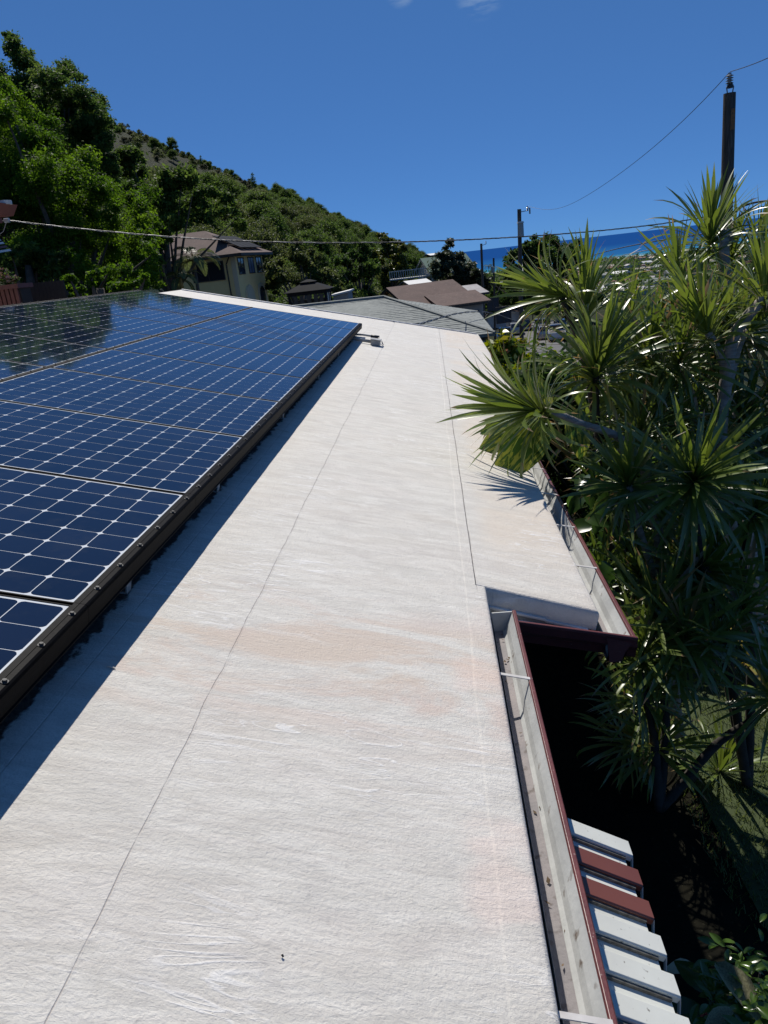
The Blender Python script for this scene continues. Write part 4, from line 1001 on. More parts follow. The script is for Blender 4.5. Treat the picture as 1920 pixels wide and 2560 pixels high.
# balcony of the green roofed house
gb = at(1060, 690, 103.5); r = root('balcony', 'white railed balcony on the green roofed house', 'balcony', (gb[0], gb[1], gb[2]-1.0))
s = MB(); s.box(gb[0]-4.6, gb[0]+1.5, gb[1]-0.9, gb[1]+0.9, gb[2]-0.1, gb[2]+0.05); s.build('floor', M_WHITE, r)
s = MB(); s.box(gb[0]-4.6, gb[0]+1.5, gb[1]-0.9, gb[1]-0.82, gb[2]+0.95, gb[2]+1.05); s.build('rail', M_WHITE, r)
for k in range(21):
    s = MB(); x = gb[0]-4.55+k*0.3; s.box(x, x+0.08, gb[1]-0.88, gb[1]-0.83, gb[2]+0.05, gb[2]+0.95); s.build('baluster', M_WHITE, r)
# solar water panel on the brown roof
p = at(1002, 727, 60.5); r = root('skylight', 'white skylight bubble on the brown roof', 'skylight', p)
s = MB(); s.tube([p-Zv*0.2, p+Zv*0.05, p+Zv*0.22], [0.62, 0.58, 0.3], 10); s.build('dome', M_WHITE, r, smooth=True)

# ------------------------------------------------------------------ property at the left edge
M_MARW = pmat('maroon_timber', (0.14, 0.045, 0.036), (0.11, 0.036, 0.03), scale=6, rough=0.6, bump=0.2)
M_FENCE = pmat('dark_fence_boards', (0.030, 0.021, 0.018), (0.022, 0.016, 0.014), scale=5, rough=0.8)
Y = 12.5
e = at(44, 512, Y); e2 = at(34, 540, Y)
r = root('neighbour_eave', 'maroon eave corner with a grey vent at the left picture edge', 'eave', (e[0]-1.5, Y, e2[2]))
s = MB(); s.prism([(e[0], Y, e[2]), (e2[0], Y, e2[2]), (e[0]-3, Y, e2[2]), (e[0]-3, Y, e[2]-0.01)], (0, -0.7, 0)); s.build('fascia', M_MARW, r)
s = MB(); q = at(20, 540, Y+0.1); s.box(e[0]-3, q[0]-0.05, Y-0.6, Y-0.05, e2[2]-0.10, e2[2]-0.004); s.build('soffit', M_MARW, r)
q = at(25, 500, Y-0.3); s = MB(); s.tube([(q[0]-0.12, Y-0.3, e[2]-0.01), (q[0]-0.12, Y-0.3, q[2])], 0.13, 12); s.build('vent', M_GALV, r)
s = MB(); s.box(e[0]-3, e[0]-1.7, Y-0.45, Y-0.2, -2, e2[2]-0.11); s.build('wall', M_WALL, r)
r = root('louvre_shade', 'white louvre slats sticking in at the left picture edge', 'louvre', (at(0, 620, 12)[0], 12, at(0, 628, 12)[2]))
for (px, py, m_) in ((4, 601, M_WHITE), (12, 609, M_WHITE), (20, 618, M_MARW), (29, 627, M_WHITE)):
    q = at(px, py, 12); s = MB(); s.prism([(q[0], 12, q[2]), (q[0]-0.03, 12, q[2]+0.035), (q[0]-1.2, 12, q[2]+0.035), (q[0]-1.2, 12, q[2])], (0, -0.6, -0.05)); s.build('louvre_slat', m_, r)
r = root('planter_box', 'maroon slatted planter box behind the panels at left', 'planter', at(15, 780, 14))
q0, q1 = at(-60, 716, 14), at(42, 709, 14); zb = at(20, 800, 14)[2]
s = MB(); s.box(q0[0], q1[0]+0.03, 13.95, 14.6, q1[2]-0.09, q1[2]); s.build('top_rail', M_MARW, r)
for k in range(9):
    x = q0[0]+(q1[0]-q0[0])*k/9.0; s = MB(); s.box(x, x+(q1[0]-q0[0])/9.0*0.72, 14.0, 14.05, zb, q1[2]-0.09); s.build('board', M_MARW, r)
s = MB(); s.box(q0[0], q1[0], 14.07, 14.5, zb, q1[2]-0.1); s.build('box', M_FENCE, r)
M_PINK = pmat('pink_petals', (0.5, 0.24, 0.28), (0.42, 0.3, 0.12), scale=9, rough=0.7)
r = root('potted_flowers', 'pink and yellow flowers in the maroon planter', 'flowers', (q1[0]-0.3, 14.2, q1[2]))
rg = np.random.default_rng(2); Q, t = leaf_quads([(q1[0]-0.25+dx-q1[0]+0.3, dy, dz, 0.13) for dx, dy, dz in ((0, 0, 0.1), (-0.25, 0.05, 0.14), (0.12, 0, 0.06), (-0.5, 0, 0.2), (-0.1, 0, 0.24))], 500, 0.06, rg, aspect=0.9)
link('blossom', quadmesh('blossom', Q[:260], M_PINK), r); link('foliage', quadmesh('foliage', Q[260:], LM_DARK, t[260:]), r)
r = root('board_fence', 'dark brown board fence behind the panels at left', 'fence', at(110, 790, 15.5))
f0, f1 = at(44, 712, 15.5), at(158, 700, 15.5); n = 12
for k in range(n):
    x = f0[0]+(f1[0]-f0[0])*k/n; zt_ = f0[2]+(f1[2]-f0[2])*k/n; s = MB(); s.box(x, x+(f1[0]-f0[0])/n*0.94, 15.5, 15.54, zb-0.3, zt_); s.build('board', M_FENCE, r)
s = MB(); s.box(f0[0], f1[0], 15.55, 15.62, f0[2]-0.35, f0[2]-0.25); s.build('fence_rail', M_FENCE, r)

# ------------------------------------------------------------------ poles and wires
M_POLE = pmat('weathered_pole_wood', (0.105, 0.085, 0.070), (0.055, 0.045, 0.038), scale=4, rough=0.9, bump=0.6, bscale=16, stretch=(6, 6, 0.5), c3=(0.16, 0.13, 0.10), s3=5, t3=(0.6, 0.7))
M_CERAM = pmat('grey_porcelain', (0.36, 0.38, 0.40), (0.28, 0.30, 0.32), scale=6, rough=0.25)
M_CAN = pmat('grey_transformer_paint', (0.36, 0.38, 0.38), (0.30, 0.32, 0.32), scale=3, rough=0.4)
M_STEEL = pmat('dull_steel', (0.25, 0.25, 0.25), rough=0.45, metal=0.7)
M_TAGO = pmat('orange_pole_tag', (0.30, 0.12, 0.03), (0.2, 0.085, 0.03), scale=20, rough=0.6)
M_WIRE = pmat('wire_black', (0.018, 0.018, 0.02), rough=0.6)
M_WIREG = pmat('wire_bare_grey', (0.30, 0.30, 0.29), (0.2, 0.2, 0.2), scale=3, rough=0.5)
def pole(name, label, top_px, Y, r_top, r_bot, base_z, lean_px=None):
    T = at(*top_px, Y); B = np.array([T[0], T[1], base_z])
    if lean_px is not None: B = at(*lean_px, Y); k = (base_z-T[2])/(B[2]-T[2]); B = T+(B-T)*k
    r = root(name, label, 'utility pole', (B[0], B[1], base_z))
    pts = [B+(T-B)*k for k in np.linspace(0, 1, 8)]
    s = MB(); s.tube(pts, [r_bot+(r_top-r_bot)*k for k in np.linspace(0, 1, 8)], 14); s.build('shaft', M_POLE, r, smooth=False)
    return r, T, B
def insulator(r, P, h, R, rings=4):
    s = MB()
    for k in range(rings):
        z = h*(0.1+0.8*k/rings); s.tube([P+Zv*z, P+Zv*(z+h*0.05), P+Zv*(z+h*0.14)], [R*0.55, R, R*0.5], 12)
    s.tube([P, P+Zv*h], R*0.42, 10); s.build('insulator', M_CERAM, r)
pr_, T1, B1 = pole('utility_pole', 'near weathered utility pole rising behind the spiky plants at right', (1824, 233), 17.0, 0.128, 0.16, -6.5, (1818, 455))
s = MB()
for sx in (-1, 1): s.tube([T1+np.array([sx*0.05, -0.02, -0.02]), T1+np.array([sx*0.075, -0.02, 0.12]), T1+np.array([sx*0.03, -0.02, 0.2])], 0.014, 6)
s.build('top_bracket', M_STEEL, pr_)
insulator(pr_, T1+Zv*0.16+np.array([-0.01, 0, 0]), 0.24, 0.085, 4)
s = MB(); s.tube([T1+Zv*0.1, T1+Zv*0.2], [0.07, 0.05], 8); s.build('insulator_base', M_BLK, pr_)
q = T1-Zv*0.75; s = MB(); s.obox(q+np.array([-0.01, -0.142, 0]), (0.09, 0, 0), (0, 0.006, 0), (0, 0, 0.42)); s.build('tag_plate', M_TAGO, pr_)
pm, T2, B2 = pole('utility_pole', 'utility pole with grey transformer can and lamp arm by the street', (1298, 523), 50.0, 0.125, 0.15, -9.0, (1304, 835))
tc_ = T2-Zv*0.95; s = MB(); s.tube([tc_+np.array([0, -0.3, 0.1]), tc_+np.array([0, -0.3, -0.75])], 0.19, 14); cn = s.build('transformer', M_CAN, pm, smooth=False)
s = MB(); s.tube([tc_+np.array([0, -0.3, 0.1]), tc_+np.array([0, -0.3, 0.2])], [0.235, 0.2], 14); s.build('transformer_lid', M_WHITE, cn)
s = MB(); s.tube([T2-Zv*0.18, T2+np.array([0.5, 0, -0.14])], 0.025, 6); ar = s.build('side_arm', M_STEEL, pm)
insulator(pm, T2+np.array([0.52, 0, -0.16]), 0.28, 0.08, 3)
s = MB(); s.tube([T2+np.array([0.66, 0, -0.35]), T2+np.array([0.66, 0, 0.0])], 0.05, 8); s.build('cutout_fuse', M_CERAM, pm)
s = MB(); s.tube([T2+np.array([0.52, 0, 0.02]), T2+np.array([0.66, 0, 0.0])], 0.02, 6); s.build('fuse_link', M_STEEL, pm)
pf, T3, B3 = pole('utility_pole', 'plain slim utility pole left of the transformer pole', (1203, 609), 82.0, 0.12, 0.16, -13.5, (1210, 790))
s = MB(); s.tube([T3-Zv*0.2, T3+np.array([0.5, 0, -0.1])], 0.03, 6); s.build('side_arm', M_STEEL, pf); insulator(pf, T3+np.array([0.5, 0, -0.1]), 0.3, 0.08, 3)
p4, T4, B4 = pole('utility_pole', 'farthest slim pole with street lamps between the other poles', (1234, 645), 100.0, 0.12, 0.17, -15, (1237, 800))
s = MB(); s.tube([T4+np.array([-0.2, -0.15, -1.0]), T4+np.array([-0.2, -0.15, -1.8])], 0.2, 10); s.build('transformer', M_CAN, p4)
for (px, py, qx, qy) in ((1237, 712, 1218, 709), (1237, 712, 1247, 708)):
    a0, a1 = at(px, py, 100), at(qx, qy, 100); s = MB(); s.tube([a0, (a0+a1)/2+Zv*0.25, a1], 0.05, 6); la = s.build('lamp_arm', M_STEEL, p4); s = MB(); s.tube([a1+np.array([-0.5, 0, 0.04]), a1+np.array([0.5, 0, 0.0])], [0.06, 0.14], 8); s.build('lamp_head', M_WHITE, la)

def cable(name, label, pts, r, mat, twist=0, n=40):
    """smooth line through 3D points; twist>0 lays that many strands around each other"""
    P = np.array(pts, float); t = np.linspace(0, 1, len(P)); d = np.r_[0, np.cumsum(np.linalg.norm(np.diff(P, axis=0), axis=1))]; t = d/d[-1]
    k = np.linspace(0, 1, n); cs = [np.polyfit(t, P[:, i], min(len(P)-1, 5 if len(P) > 6 else 3)) for i in range(3)]
    S_ = np.stack([np.polyval(c, k) for c in cs], 1)
    rr = root(name, label, 'cable', S_[0])
    if twist:
        for j in range(twist):
            ph = 2*math.pi*j/twist; s = MB(); q = []
            for i in range(n):
                a = ph+i*1.05; q.append(S_[i]+np.array([0.0, math.cos(a), math.sin(a)])*r*0.9)
            s.tube(q, r*0.62, 5); s.build('strand', mat[j % len(mat)], rr)
    else:
        s = MB(); s.tube(S_, r, 5); s.build('strand', mat[0], rr)
    return rr
sp_ = [(17, 551, 12.6), (266, 578, 13.2), (580, 602, 14.0), (787, 606, 14.5), (1157, 600, 15.4), (1303, 592, 15.8), (1450, 581, 16.1), (1650, 560, 16.5), (1812, 533, 16.85)]
cable('service_cable', 'twisted service cable crossing the whole view above the houses', [at(*p) for p in sp_], 0.0105, [M_WIREG, M_WIRE, M_WIRE], twist=3, n=150)
q = at(17, 551, 12.6); r = root('wire_insulator', 'small porcelain knob holding the service cable at the left edge', 'insulator', q)
s = MB(); s.tube([q+np.array([-0.045, 0, 0]), q+np.array([0.045, 0, 0])], 0.042, 10); s.build('knob', M_CERAM, r); s = MB(); s.tube([q, q+np.array([-0.12, 0, -0.18]), q+np.array([-0.3, 0, -0.26])], 0.008, 5); s.build('tail_wire', M_WIREG, r); s = MB(); s.tube([q, q+np.array([-0.4, 0.1, 0.02])], 0.008, 5); s.build('anchor_wire', M_WIREG, r)
tp = T1+Zv*0.42
cable('power_line', 'thin power line falling from the near pole to the transformer pole', [tp, at(1760, 250, 18.6), at(1682, 325, 21.5), at(1557, 429, 27), at(1463, 491, 34), at(1400, 520, 41), T2+np.array([0.52, 0, 0.14])], 0.008, [M_WIRE])
cable('power_line', 'thin power line leaving the near pole upward to the right', [tp, at(1870, 165, 15.6), at(1960, 125, 13)], 0.008, [M_WIRE])
cable('phone_cable', 'thick dark cable right of the near pole behind the plant tips', [T1-Zv*2.5+np.array([0.1, 0, 0]), at(1880, 508, 16), at(1960, 503, 15)], 0.022, [M_WIRE])
cable('phone_cable', 'lower thin cable right of the near pole behind the plant tips', [T1-Zv*2.75+np.array([0.1, 0, 0]), at(1880, 525, 16), at(1960, 512, 15)], 0.012, [M_WIRE])
cable('phone_cable', 'upper dark cable running down from the near pole across the sea', [T1-Zv*2.9, at(1655, 590, 21), at(1519, 634, 28), at(1400, 668, 40), B2+(T2-B2)*0.62], 0.016, [M_WIRE])
cable('phone_cable', 'lower pale cable running down from the near pole across the sea', [T1-Zv*3.1, at(1655, 600, 21), at(1519, 660, 28), at(1400, 695, 40), B2+(T2-B2)*0.55], 0.012, [M_WIREG])
cable('house_drop', 'drop cable sagging from the transformer pole to the far edge of the pale roof', [B2+(T2-B2)*0.40, at(1190, 778, 37), at(1108, 796, 27), at(1024, 807, 17), at(985, 811, 12.6)], 0.028, [M_WIRE, M_WIREG], twist=2, n=60)
cable('house_drop', 'cable between the two slim poles above the street', [B3+(T3-B3)*0.42, at(1240, 741, 78), B2+(T2-B2)*0.45], 0.02, [M_WIREG])
cable('phone_cable', 'upper of two dark wires low across the street', [at(1230, 862, 26), at(1330, 862.5, 26), at(1440, 860, 26)], 0.008, [M_WIRE])
cable('phone_cable', 'lower of two dark wires low across the street', [at(1230, 880, 25), at(1330, 880.5, 25), at(1440, 879, 25)], 0.008, [M_WIRE])
# ------------------------------------------------------------------ parked vehicles
M_CARW = pmat('white_car_paint', (0.62, 0.63, 0.64), rough=0.25, coat=0.8)
M_CARS = pmat('silver_car_paint', (0.34, 0.35, 0.37), rough=0.3, metal=0.4, coat=0.8)
M_CARD = pmat('dark_car_paint', (0.02, 0.022, 0.03), rough=0.25, coat=0.8)
M_TYRE = pmat('tyre_rubber', (0.015, 0.015, 0.016), rough=0.8)
M_TAIL = pmat('tail_lamp_red', (0.35, 0.02, 0.02), rough=0.3)
M_CARGL = pmat('car_glass', (0.012, 0.015, 0.02), rough=0.05, spec=0.8)
def vehicle(name, label, P, rz, mat, pickup):
    r = root(name, label, 'pickup truck' if pickup else 'car', P, 'vehicles parked along the street', rz)
    hw = 0.95; L = 5.3 if pickup else 4.6
    def solid(prof, w, m, nm, par=r, taper=0.0, x0=0.0):
        s = MB(); n = len(prof)
        lo = [(-w+x0+taper*(z > 1.05)*0.16, y, z) for y, z in prof]; hi = [(w+x0-taper*(z > 1.05)*0.16, y, z) for y, z in prof]
        s.v = lo+hi; s.f = [tuple(range(n)), tuple(range(2*n-1, n-1, -1))]+[(i, n+i, n+(i+1) % n, (i+1) % n) for i in range(n)]
        return s.build(nm, m, par, local=True, bevel=0.05)
    if pickup:
        body = solid([(-L/2, 0.42), (L/2-0.15, 0.42), (L/2, 0.6), (L/2-0.08, 1.0), (L/2-1.35, 1.14), (-L/2, 1.14)], hw, mat, 'body')
        cab = solid([(-0.35, 1.12), (L/2-1.25, 1.12), (L/2-2.0, 1.78), (-0.2, 1.82)], hw*0.93, mat, 'cab', taper=1.0)
        s = MB(); s.box(-0.72, 0.72, -0.36, -0.30, 1.22, 1.70); s.build('rear_window', M_CARGL, cab, local=True)
        s = MB(); s.box(-hw+0.1, hw-0.1, -L/2+0.12, -0.5, 1.0, 1.147); s.build('cargo_bed', M_TYRE, body, local=True)
        for sx in (-1, 1):
            s = MB(); s.box(sx*0.80-0.012, sx*0.80+0.012, 0.0, 1.2, 1.22, 1.68); s.v = [(x+sx*0.03, y, z) for x, y, z in s.v]; s.build('side_window', M_CARGL, cab, local=True)
    else:
        body = solid([(-L/2+0.05, 0.38), (L/2-0.15, 0.38), (L/2, 0.6), (L/2-0.1, 0.85), (L/2-1.2, 1.05), (-L/2+0.1, 1.08), (-L/2, 0.8)], hw*0.95, mat, 'body')
        cab = solid([(-L/2+0.15, 1.06), (L/2-1.15, 1.04), (L/2-1.9, 1.58), (-L/2+0.75, 1.62)], hw*0.86, mat, 'cabin', taper=1.0)
        s = MB(); s.prism([(-0.62, -L/2+0.20, 1.12), (0.62, -L/2+0.20, 1.12), (0.55, -L/2+0.62, 1.54), (-0.55, -L/2+0.62, 1.54)], (0, -0.03, 0.02)); s.build('rear_window', M_CARGL, cab, local=True)
        for sx in (-1, 1):
            s = MB(); s.box(sx*0.75-0.02, sx*0.75+0.02, -L/2+0.9, 0.7, 1.14, 1.5); s.build('side_window', M_CARGL, cab, local=True)
    s = MB(); s.box(-hw*0.96, hw*0.96, -L/2-0.09, -L/2+0.02, 0.42, 0.62); s.build('bumper', M_CARS, body, local=True, bevel=0.03)
    for sx in (-1, 1):
        s = MB(); s.box(sx*(hw-0.2)-0.1, sx*(hw-0.2)+0.1, -L/2-0.03, -L/2+0.04, 0.72, 1.0); s.build('tail_lamp', M_TAIL, body, local=True)
        for yy in (-L/2+1.0, L/2-0.95):
            s = MB(); s.tube([(sx*(hw-0.22), yy, 0.36), (sx*(hw+0.01), yy, 0.36)], 0.36, 16); w = s.build('wheel', M_TYRE, r, local=True)
            s = MB(); s.tube([(sx*(hw+0.011), yy, 0.36), (sx*(hw+0.02), yy, 0.36)], 0.2, 12); s.build('rim', M_SILV, w, local=True)
    return r
def on_road(px, Y):
    P = at(px, 830, Y); return (P[0], Y, road_z(Y)+0.01)
vehicle('parked_pickup', 'white pickup parked at the left kerb, nearest on that side', on_road(1262, 92), -0.10, M_CARW, True)
vehicle('parked_car', 'silver car parked behind the transformer pole on the left', on_road(1290, 104), -0.12, M_CARS, False)
vehicle('parked_car', 'dark car right of the transformer pole, partly hidden by it', on_road(1312, 110), -0.12, M_CARD, False)
vehicle('parked_pickup', 'white pickup facing away, farthest on the right side of the street', on_road(1352, 103), -0.12, M_CARW, True)
vehicle('parked_car', 'silver car in front of the right-hand white pickup', on_road(1362, 91), -0.14, M_CARS, False)
vehicle('parked_pickup', 'white pickup parked nearest on the right side of the street', on_road(1392, 86), -0.14, M_CARW, True)
vehicle('parked_car', 'dark car at the far right of the parked row', on_road(1400, 101), -0.14, M_CARD, False)

# ------------------------------------------------------------------ trees around the street and the lowland beyond
LM_FEATH = leafmat('grey_green_tree_leaves', [(0.026, 0.038, 0.018), (0.048, 0.064, 0.03), (0.08, 0.098, 0.05)], trans=0.25, rough=0.5)
pixel_tree('street_tree', 'tall feathery grey-green tree beside the green roofed house', 96, [(1122, 612, 14), (1118, 640, 22), (1110, 668, 26), (1135, 660, 26), (1160, 672, 26), (1120, 700, 30), (1160, 705, 32), (1195, 700, 24), (1215, 705, 18), (1180, 680, 24), (1205, 730, 20), (1140, 725, 25)], 26000, 0.42, LM_FEATH, 41, 2.5, (1130, 745))
pixel_tree('monkeypod_tree', 'wide dark umbrella-shaped tree against the sea right of the transformer pole', 118, [(1275, 654, 19), (1290, 636, 22), (1320, 624, 22), (1345, 612, 19), (1375, 612, 22), (1400, 619, 24), (1425, 632, 24), (1440, 654, 22), (1360, 644, 32), (1320, 659, 29), (1400, 654, 32), (1290, 674, 22), (1460, 654, 16), (1340, 679, 22), (1420, 679, 24)], 42000, 0.42, LM_DARK, 42, 3.0, (1370, 760))
pixel_tree('street_tree', 'dark leafy tree behind the poles at the end of the street', 132, [(1245, 720, 20), (1275, 715, 24), (1300, 720, 24), (1260, 750, 24), (1225, 745, 18), (1290, 755, 26), (1320, 745, 24), (1345, 725, 26), (1345, 760, 22), (1370, 745, 26), (1385, 715, 22), (1330, 690, 22), (1230, 710, 14), (1270, 690, 16)], 26000, 0.5, LM_DARK, 43, 3.0, (1300, 800))
pixel_tree('street_tree', 'dark tree shading the parked cars on the right kerb', 112, [(1420, 700, 26), (1440, 735, 26), (1405, 740, 22), (1455, 770, 26), (1420, 770, 22), (1470, 710, 24), (1395, 715, 20), (1480, 750, 26)], 20000, 0.4, LM_MID, 44, 2.5, (1440, 820))
pixel_tree('street_tree', 'low dark tree left of the slim poles behind the grey roof', 88, [(1195, 745, 14), (1205, 765, 14), (1222, 760, 12), (1190, 770, 12), (1228, 780, 10), (1180, 735, 12)], 9000, 0.3, LM_DARK, 45, 1.5, (1205, 800))
pixel_tree('street_tree', 'round tree of yellowish green at the foot of the wooded slope', 120, [(960, 610, 22), (985, 625, 22), (1000, 650, 20), (965, 645, 24), (1005, 680, 20), (975, 690, 24), (940, 640, 24), (1010, 620, 14)], 20000, 0.42, leafmat('yellowish_leaves', [(0.03, 0.045, 0.008), (0.06, 0.08, 0.014), (0.1, 0.115, 0.022)], trans=0.3), 46, 2.5, (980, 730))
pixel_tree('street_tree', 'dark tree directly left of the white sloping roof panel', 84, [(900, 640, 28), (880, 680, 28), (920, 690, 28), (870, 720, 22), (915, 725, 22), (940, 670, 22), (850, 660, 28)], 20000, 0.33, LM_DARK, 47, 2.0, (900, 750))
pixel_tree('garden_shrub', 'grey-green shrub behind the gazebo', 62, [(730, 640, 34), (690, 660, 30), (770, 650, 26), (700, 700, 28), (830, 690, 26), (850, 720, 22), (880, 740, 16), (680, 720, 20)], 18000, 0.24, LM_OLIVE, 48, 1.2, (750, 770))
rs = random.Random(9)
for i in range(34):
    px = rs.uniform(1180, 1500); Y = rs.uniform(140, 420); P = at(px, 700, Y); z = ground_z(P[0], Y)
    if pix((P[0], Y, z+11))[1] < 672: continue
    plant(rs.choice([0, 1, 3]), (P[0], Y, z-0.3), rs.uniform(0.9, 1.4), rs.uniform(0, 6), 'valley_tree', 'dark tree among the valley trees beyond the street', 'trees beyond the end of the street')
for i in range(40):
    px = rs.uniform(1440, 1990); Y = rs.uniform(40, 200); P = at(px, 780, Y); z = ground_z(P[0], Y)
    if pix((P[0], Y, z+9))[1] < (735 if px < 1760 else 700): continue
    plant(rs.choice([0, 1, 2, 3]), (P[0], Y, z-0.3), rs.uniform(0.7, 1.1), rs.uniform(0, 6), 'valley_tree', 'tree of the valley wood behind the spiky plants', 'trees behind the spiky plants')
# small houses on the coastal flat
M_TOWN = [M_WHITE, M_METAL, M_SHIN_GR, pmat('town_roof_tan', (0.33, 0.28, 0.22), rough=0.8), pmat('town_roof_red', (0.22, 0.10, 0.08), rough=0.8)]
def town_mesh(k):
    s = MB(); w, d, h, rz_ = 7+k, 5, 3.2, 2.0
    s.box(-w, w, -d, d, -3, h); bdy = s.mesh('wall', M_WHITE)
    s = MB(); s.prism([(-w-0.6, -d-0.6, h+0.02), (-w-0.6, d+0.6, h+0.02), (-w-0.6, 0, h+rz_)], (2*w+1.2, 0, 0)); return bdy, s.mesh('roof', M_TOWN[k])
TOWN = [town_mesh(k) for k in range(5)]
n_ = 0
for i in range(420):
    if n_ >= 130: break
    px = rs.uniform(1440, 1960) if rs.random() < 0.85 else rs.uniform(1180, 1440); Y = rs.uniform(520, 1990); P = at(px, 640, Y); x = P[0]; z = ground_z(x, Y)
    bd, rf_ = TOWN[rs.choice([0, 1, 1, 2, 2, 3, 4, 4])]
    r = root('town_house', 'tiny pale house in the town on the coastal flat', 'house', (x, Y, z), 'houses on the coastal flat', rs.uniform(0, 3.1), rs.uniform(0.9, 1.5))
    link('wall', bd, r); link('roof', rf_, r); n_ += 1
rg = np.random.default_rng(77); cl = []
for i in range(1500):
    px = rg.uniform(1150, 1990); Y = rg.uniform(480, 2030); P = at(px, 640, Y); cl.append((P[0], Y, ground_z(P[0], Y)+2.5, rg.uniform(4, 8)))
Q, t = leaf_quads(cl, 42000, 3.0, rg, aspect=0.8)
tag(link('lowland_trees', quadmesh('lowland_trees', Q, LM_DARK, t)), kind='stuff')
for i, (px, py) in enumerate(((1222, 672), (1218, 668))):
    if i: break
    b_ = at(px, 690, 420); feather_palm((b_[0], b_[1], at(px, 668, 420)[2]-12), 12, 11, 4.0, 'coconut_palm', 'distant palm silhouetted at the shore between the poles', 8)

# ------------------------------------------------------------------ yard on the right: soil, lawn
M_SOIL = pmat('leaf_litter_soil', (0.014, 0.013, 0.009), (0.009, 0.009, 0.007), scale=6, rough=1.0, spec=0.03, bump=0.6, bscale=20, c3=(0.03, 0.028, 0.018), s3=28, t3=(0.62, 0.7))
M_TURF = pmat('turf_base', (0.045, 0.065, 0.018), (0.035, 0.05, 0.016), scale=5, rough=0.95)
b = MB(); b.strip([(0.6, -8, -3.47), (9, -8, -3.47)], (0, 20, 0)); tag(b.build('soil_bed', M_SOIL), kind='structure')
rg = np.random.default_rng(5); n = 46000
xy = np.stack([rg.uniform(2.75, 7.0, n), rg.uniform(1.5, 8.5, n)], 1)
keep = xy[:, 0] > 2.9+0.35*np.sin(xy[:, 1]*1.7)+0.2*rg.normal(size=n); xy = xy[keep]; n = len(xy)
b = MB(); b.strip([(2.9, 1.2, -3.462), (7.2, 1.2, -3.462)], (0, 7.6, 0)); tag(b.build('lawn_ground', M_TURF), kind='structure')
ang = rg.uniform(0, 6.28, n); ln = rg.uniform(0.025, 0.06, n); base = np.c_[xy, np.full(n, -3.463)]
tip = base+np.c_[np.cos(ang)*ln*0.7, np.sin(ang)*ln*0.7, ln]; sd = np.c_[-np.sin(ang), np.cos(ang), 0*ang]*0.004
Q = np.stack([base-sd, base+sd, tip+sd*0.3, tip-sd*0.3], 1)
LM_GRASS = leafmat('grass_blades', [(0.05, 0.075, 0.015), (0.085, 0.12, 0.025), (0.13, 0.16, 0.05)], trans=0.3, rough=0.5)
tag(link('lawn_grass', quadmesh('lawn_grass', Q, LM_GRASS, rg.random(n))), 'short green lawn grass at the right edge', 'grass', kind='stuff')

# ------------------------------------------------------------------ dracaena thicket
def strap_mat(name, cols, trans=0.22):
    m = leafmat(name, cols, trans=trans, rough=0.33, spec=1.5)
    return m
LM_DRAC = strap_mat('dracaena_leaf', [(0.055, 0.092, 0.016), (0.105, 0.155, 0.028), (0.165, 0.21, 0.052), (0.24, 0.17, 0.075)], trans=0.30)
LM_DRACY = strap_mat('dracaena_leaf_yellowing', [(0.16, 0.14, 0.02), (0.26, 0.21, 0.03), (0.32, 0.24, 0.03)])
M_STEM = pmat('ringed_grey_stem', (0.38, 0.34, 0.30), (0.22, 0.19, 0.165), scale=9, rough=0.85, bump=0.8, bscale=30, stretch=(1, 1, 5))
def strap_leaf(L, w, droop, fold, twist, nseg=8):
    """leaf along +X, arching down; V fold; returns verts (rows of 3) and quads"""
    v = []; x = z = 0.0; e = 0.10
    for i in range(nseg+1):
        k = i/nseg; ww = w*(0.50+1.15*k-0.75*k*k)*(1 if k < 0.55 else max(0.0, 1-((k-0.55)/0.45)**1.7))*0.95+0.0008
        c = math.cos(twist*k); s_ = math.sin(twist*k); nxv = (-math.sin(e), math.cos(e)); f = fold*ww*(1-0.5*k)
        for sd_ in (-1, 0, 1):
            oy = sd_*ww*0.5; on = f if sd_ else 0.0
            y_ = oy*c-on*s_; n_v = oy*s_+on*c
            v.append((x+nxv[0]*n_v, y_, z+nxv[1]*n_v))
        x += math.cos(e)*L/nseg; z += math.sin(e)*L/nseg; e -= droop*(0.35+1.3*k)/nseg
    f = []
    for i in range(nseg):
        for j in range(2): f.append((i*3+j, (i+1)*3+j, (i+1)*3+j+1, i*3+j+1))
    return np.array(v), f
LV = []
for k, (dr, fo, tw) in enumerate([(0.2, 0.22, 0.2), (0.5, 0.16, -0.4), (0.85, 0.14, 0.5), (1.25, 0.12, -0.6), (1.75, 0.10, 0.8), (2.4, 0.1, -0.7)]):
    V, F = strap_leaf(0.60, 0.036, dr, fo, tw)
    me = bpy.data.meshes.new('leaf'); me.from_pydata(V.tolist(), [], F); me.materials.append(LM_DRAC); me.polygons.foreach_set('use_smooth', [True]*len(F))
    a = me.attributes.new('tint', 'FLOAT', 'FACE'); a.data.foreach_set('value', [0.30+0.1*k/6]*(len(F)-2)+[1.2 if k >= 2 else 0.5]*2); me.update()
    mey = me.copy(); mey.materials.clear(); mey.materials.append(LM_DRACY)
    LV.append((V, F, me, mey))
M_BARKD = pmat('dark_stem_bark', (0.05, 0.042, 0.035), (0.03, 0.025, 0.02), scale=9, rough=0.9, bump=0.5, bscale=30)
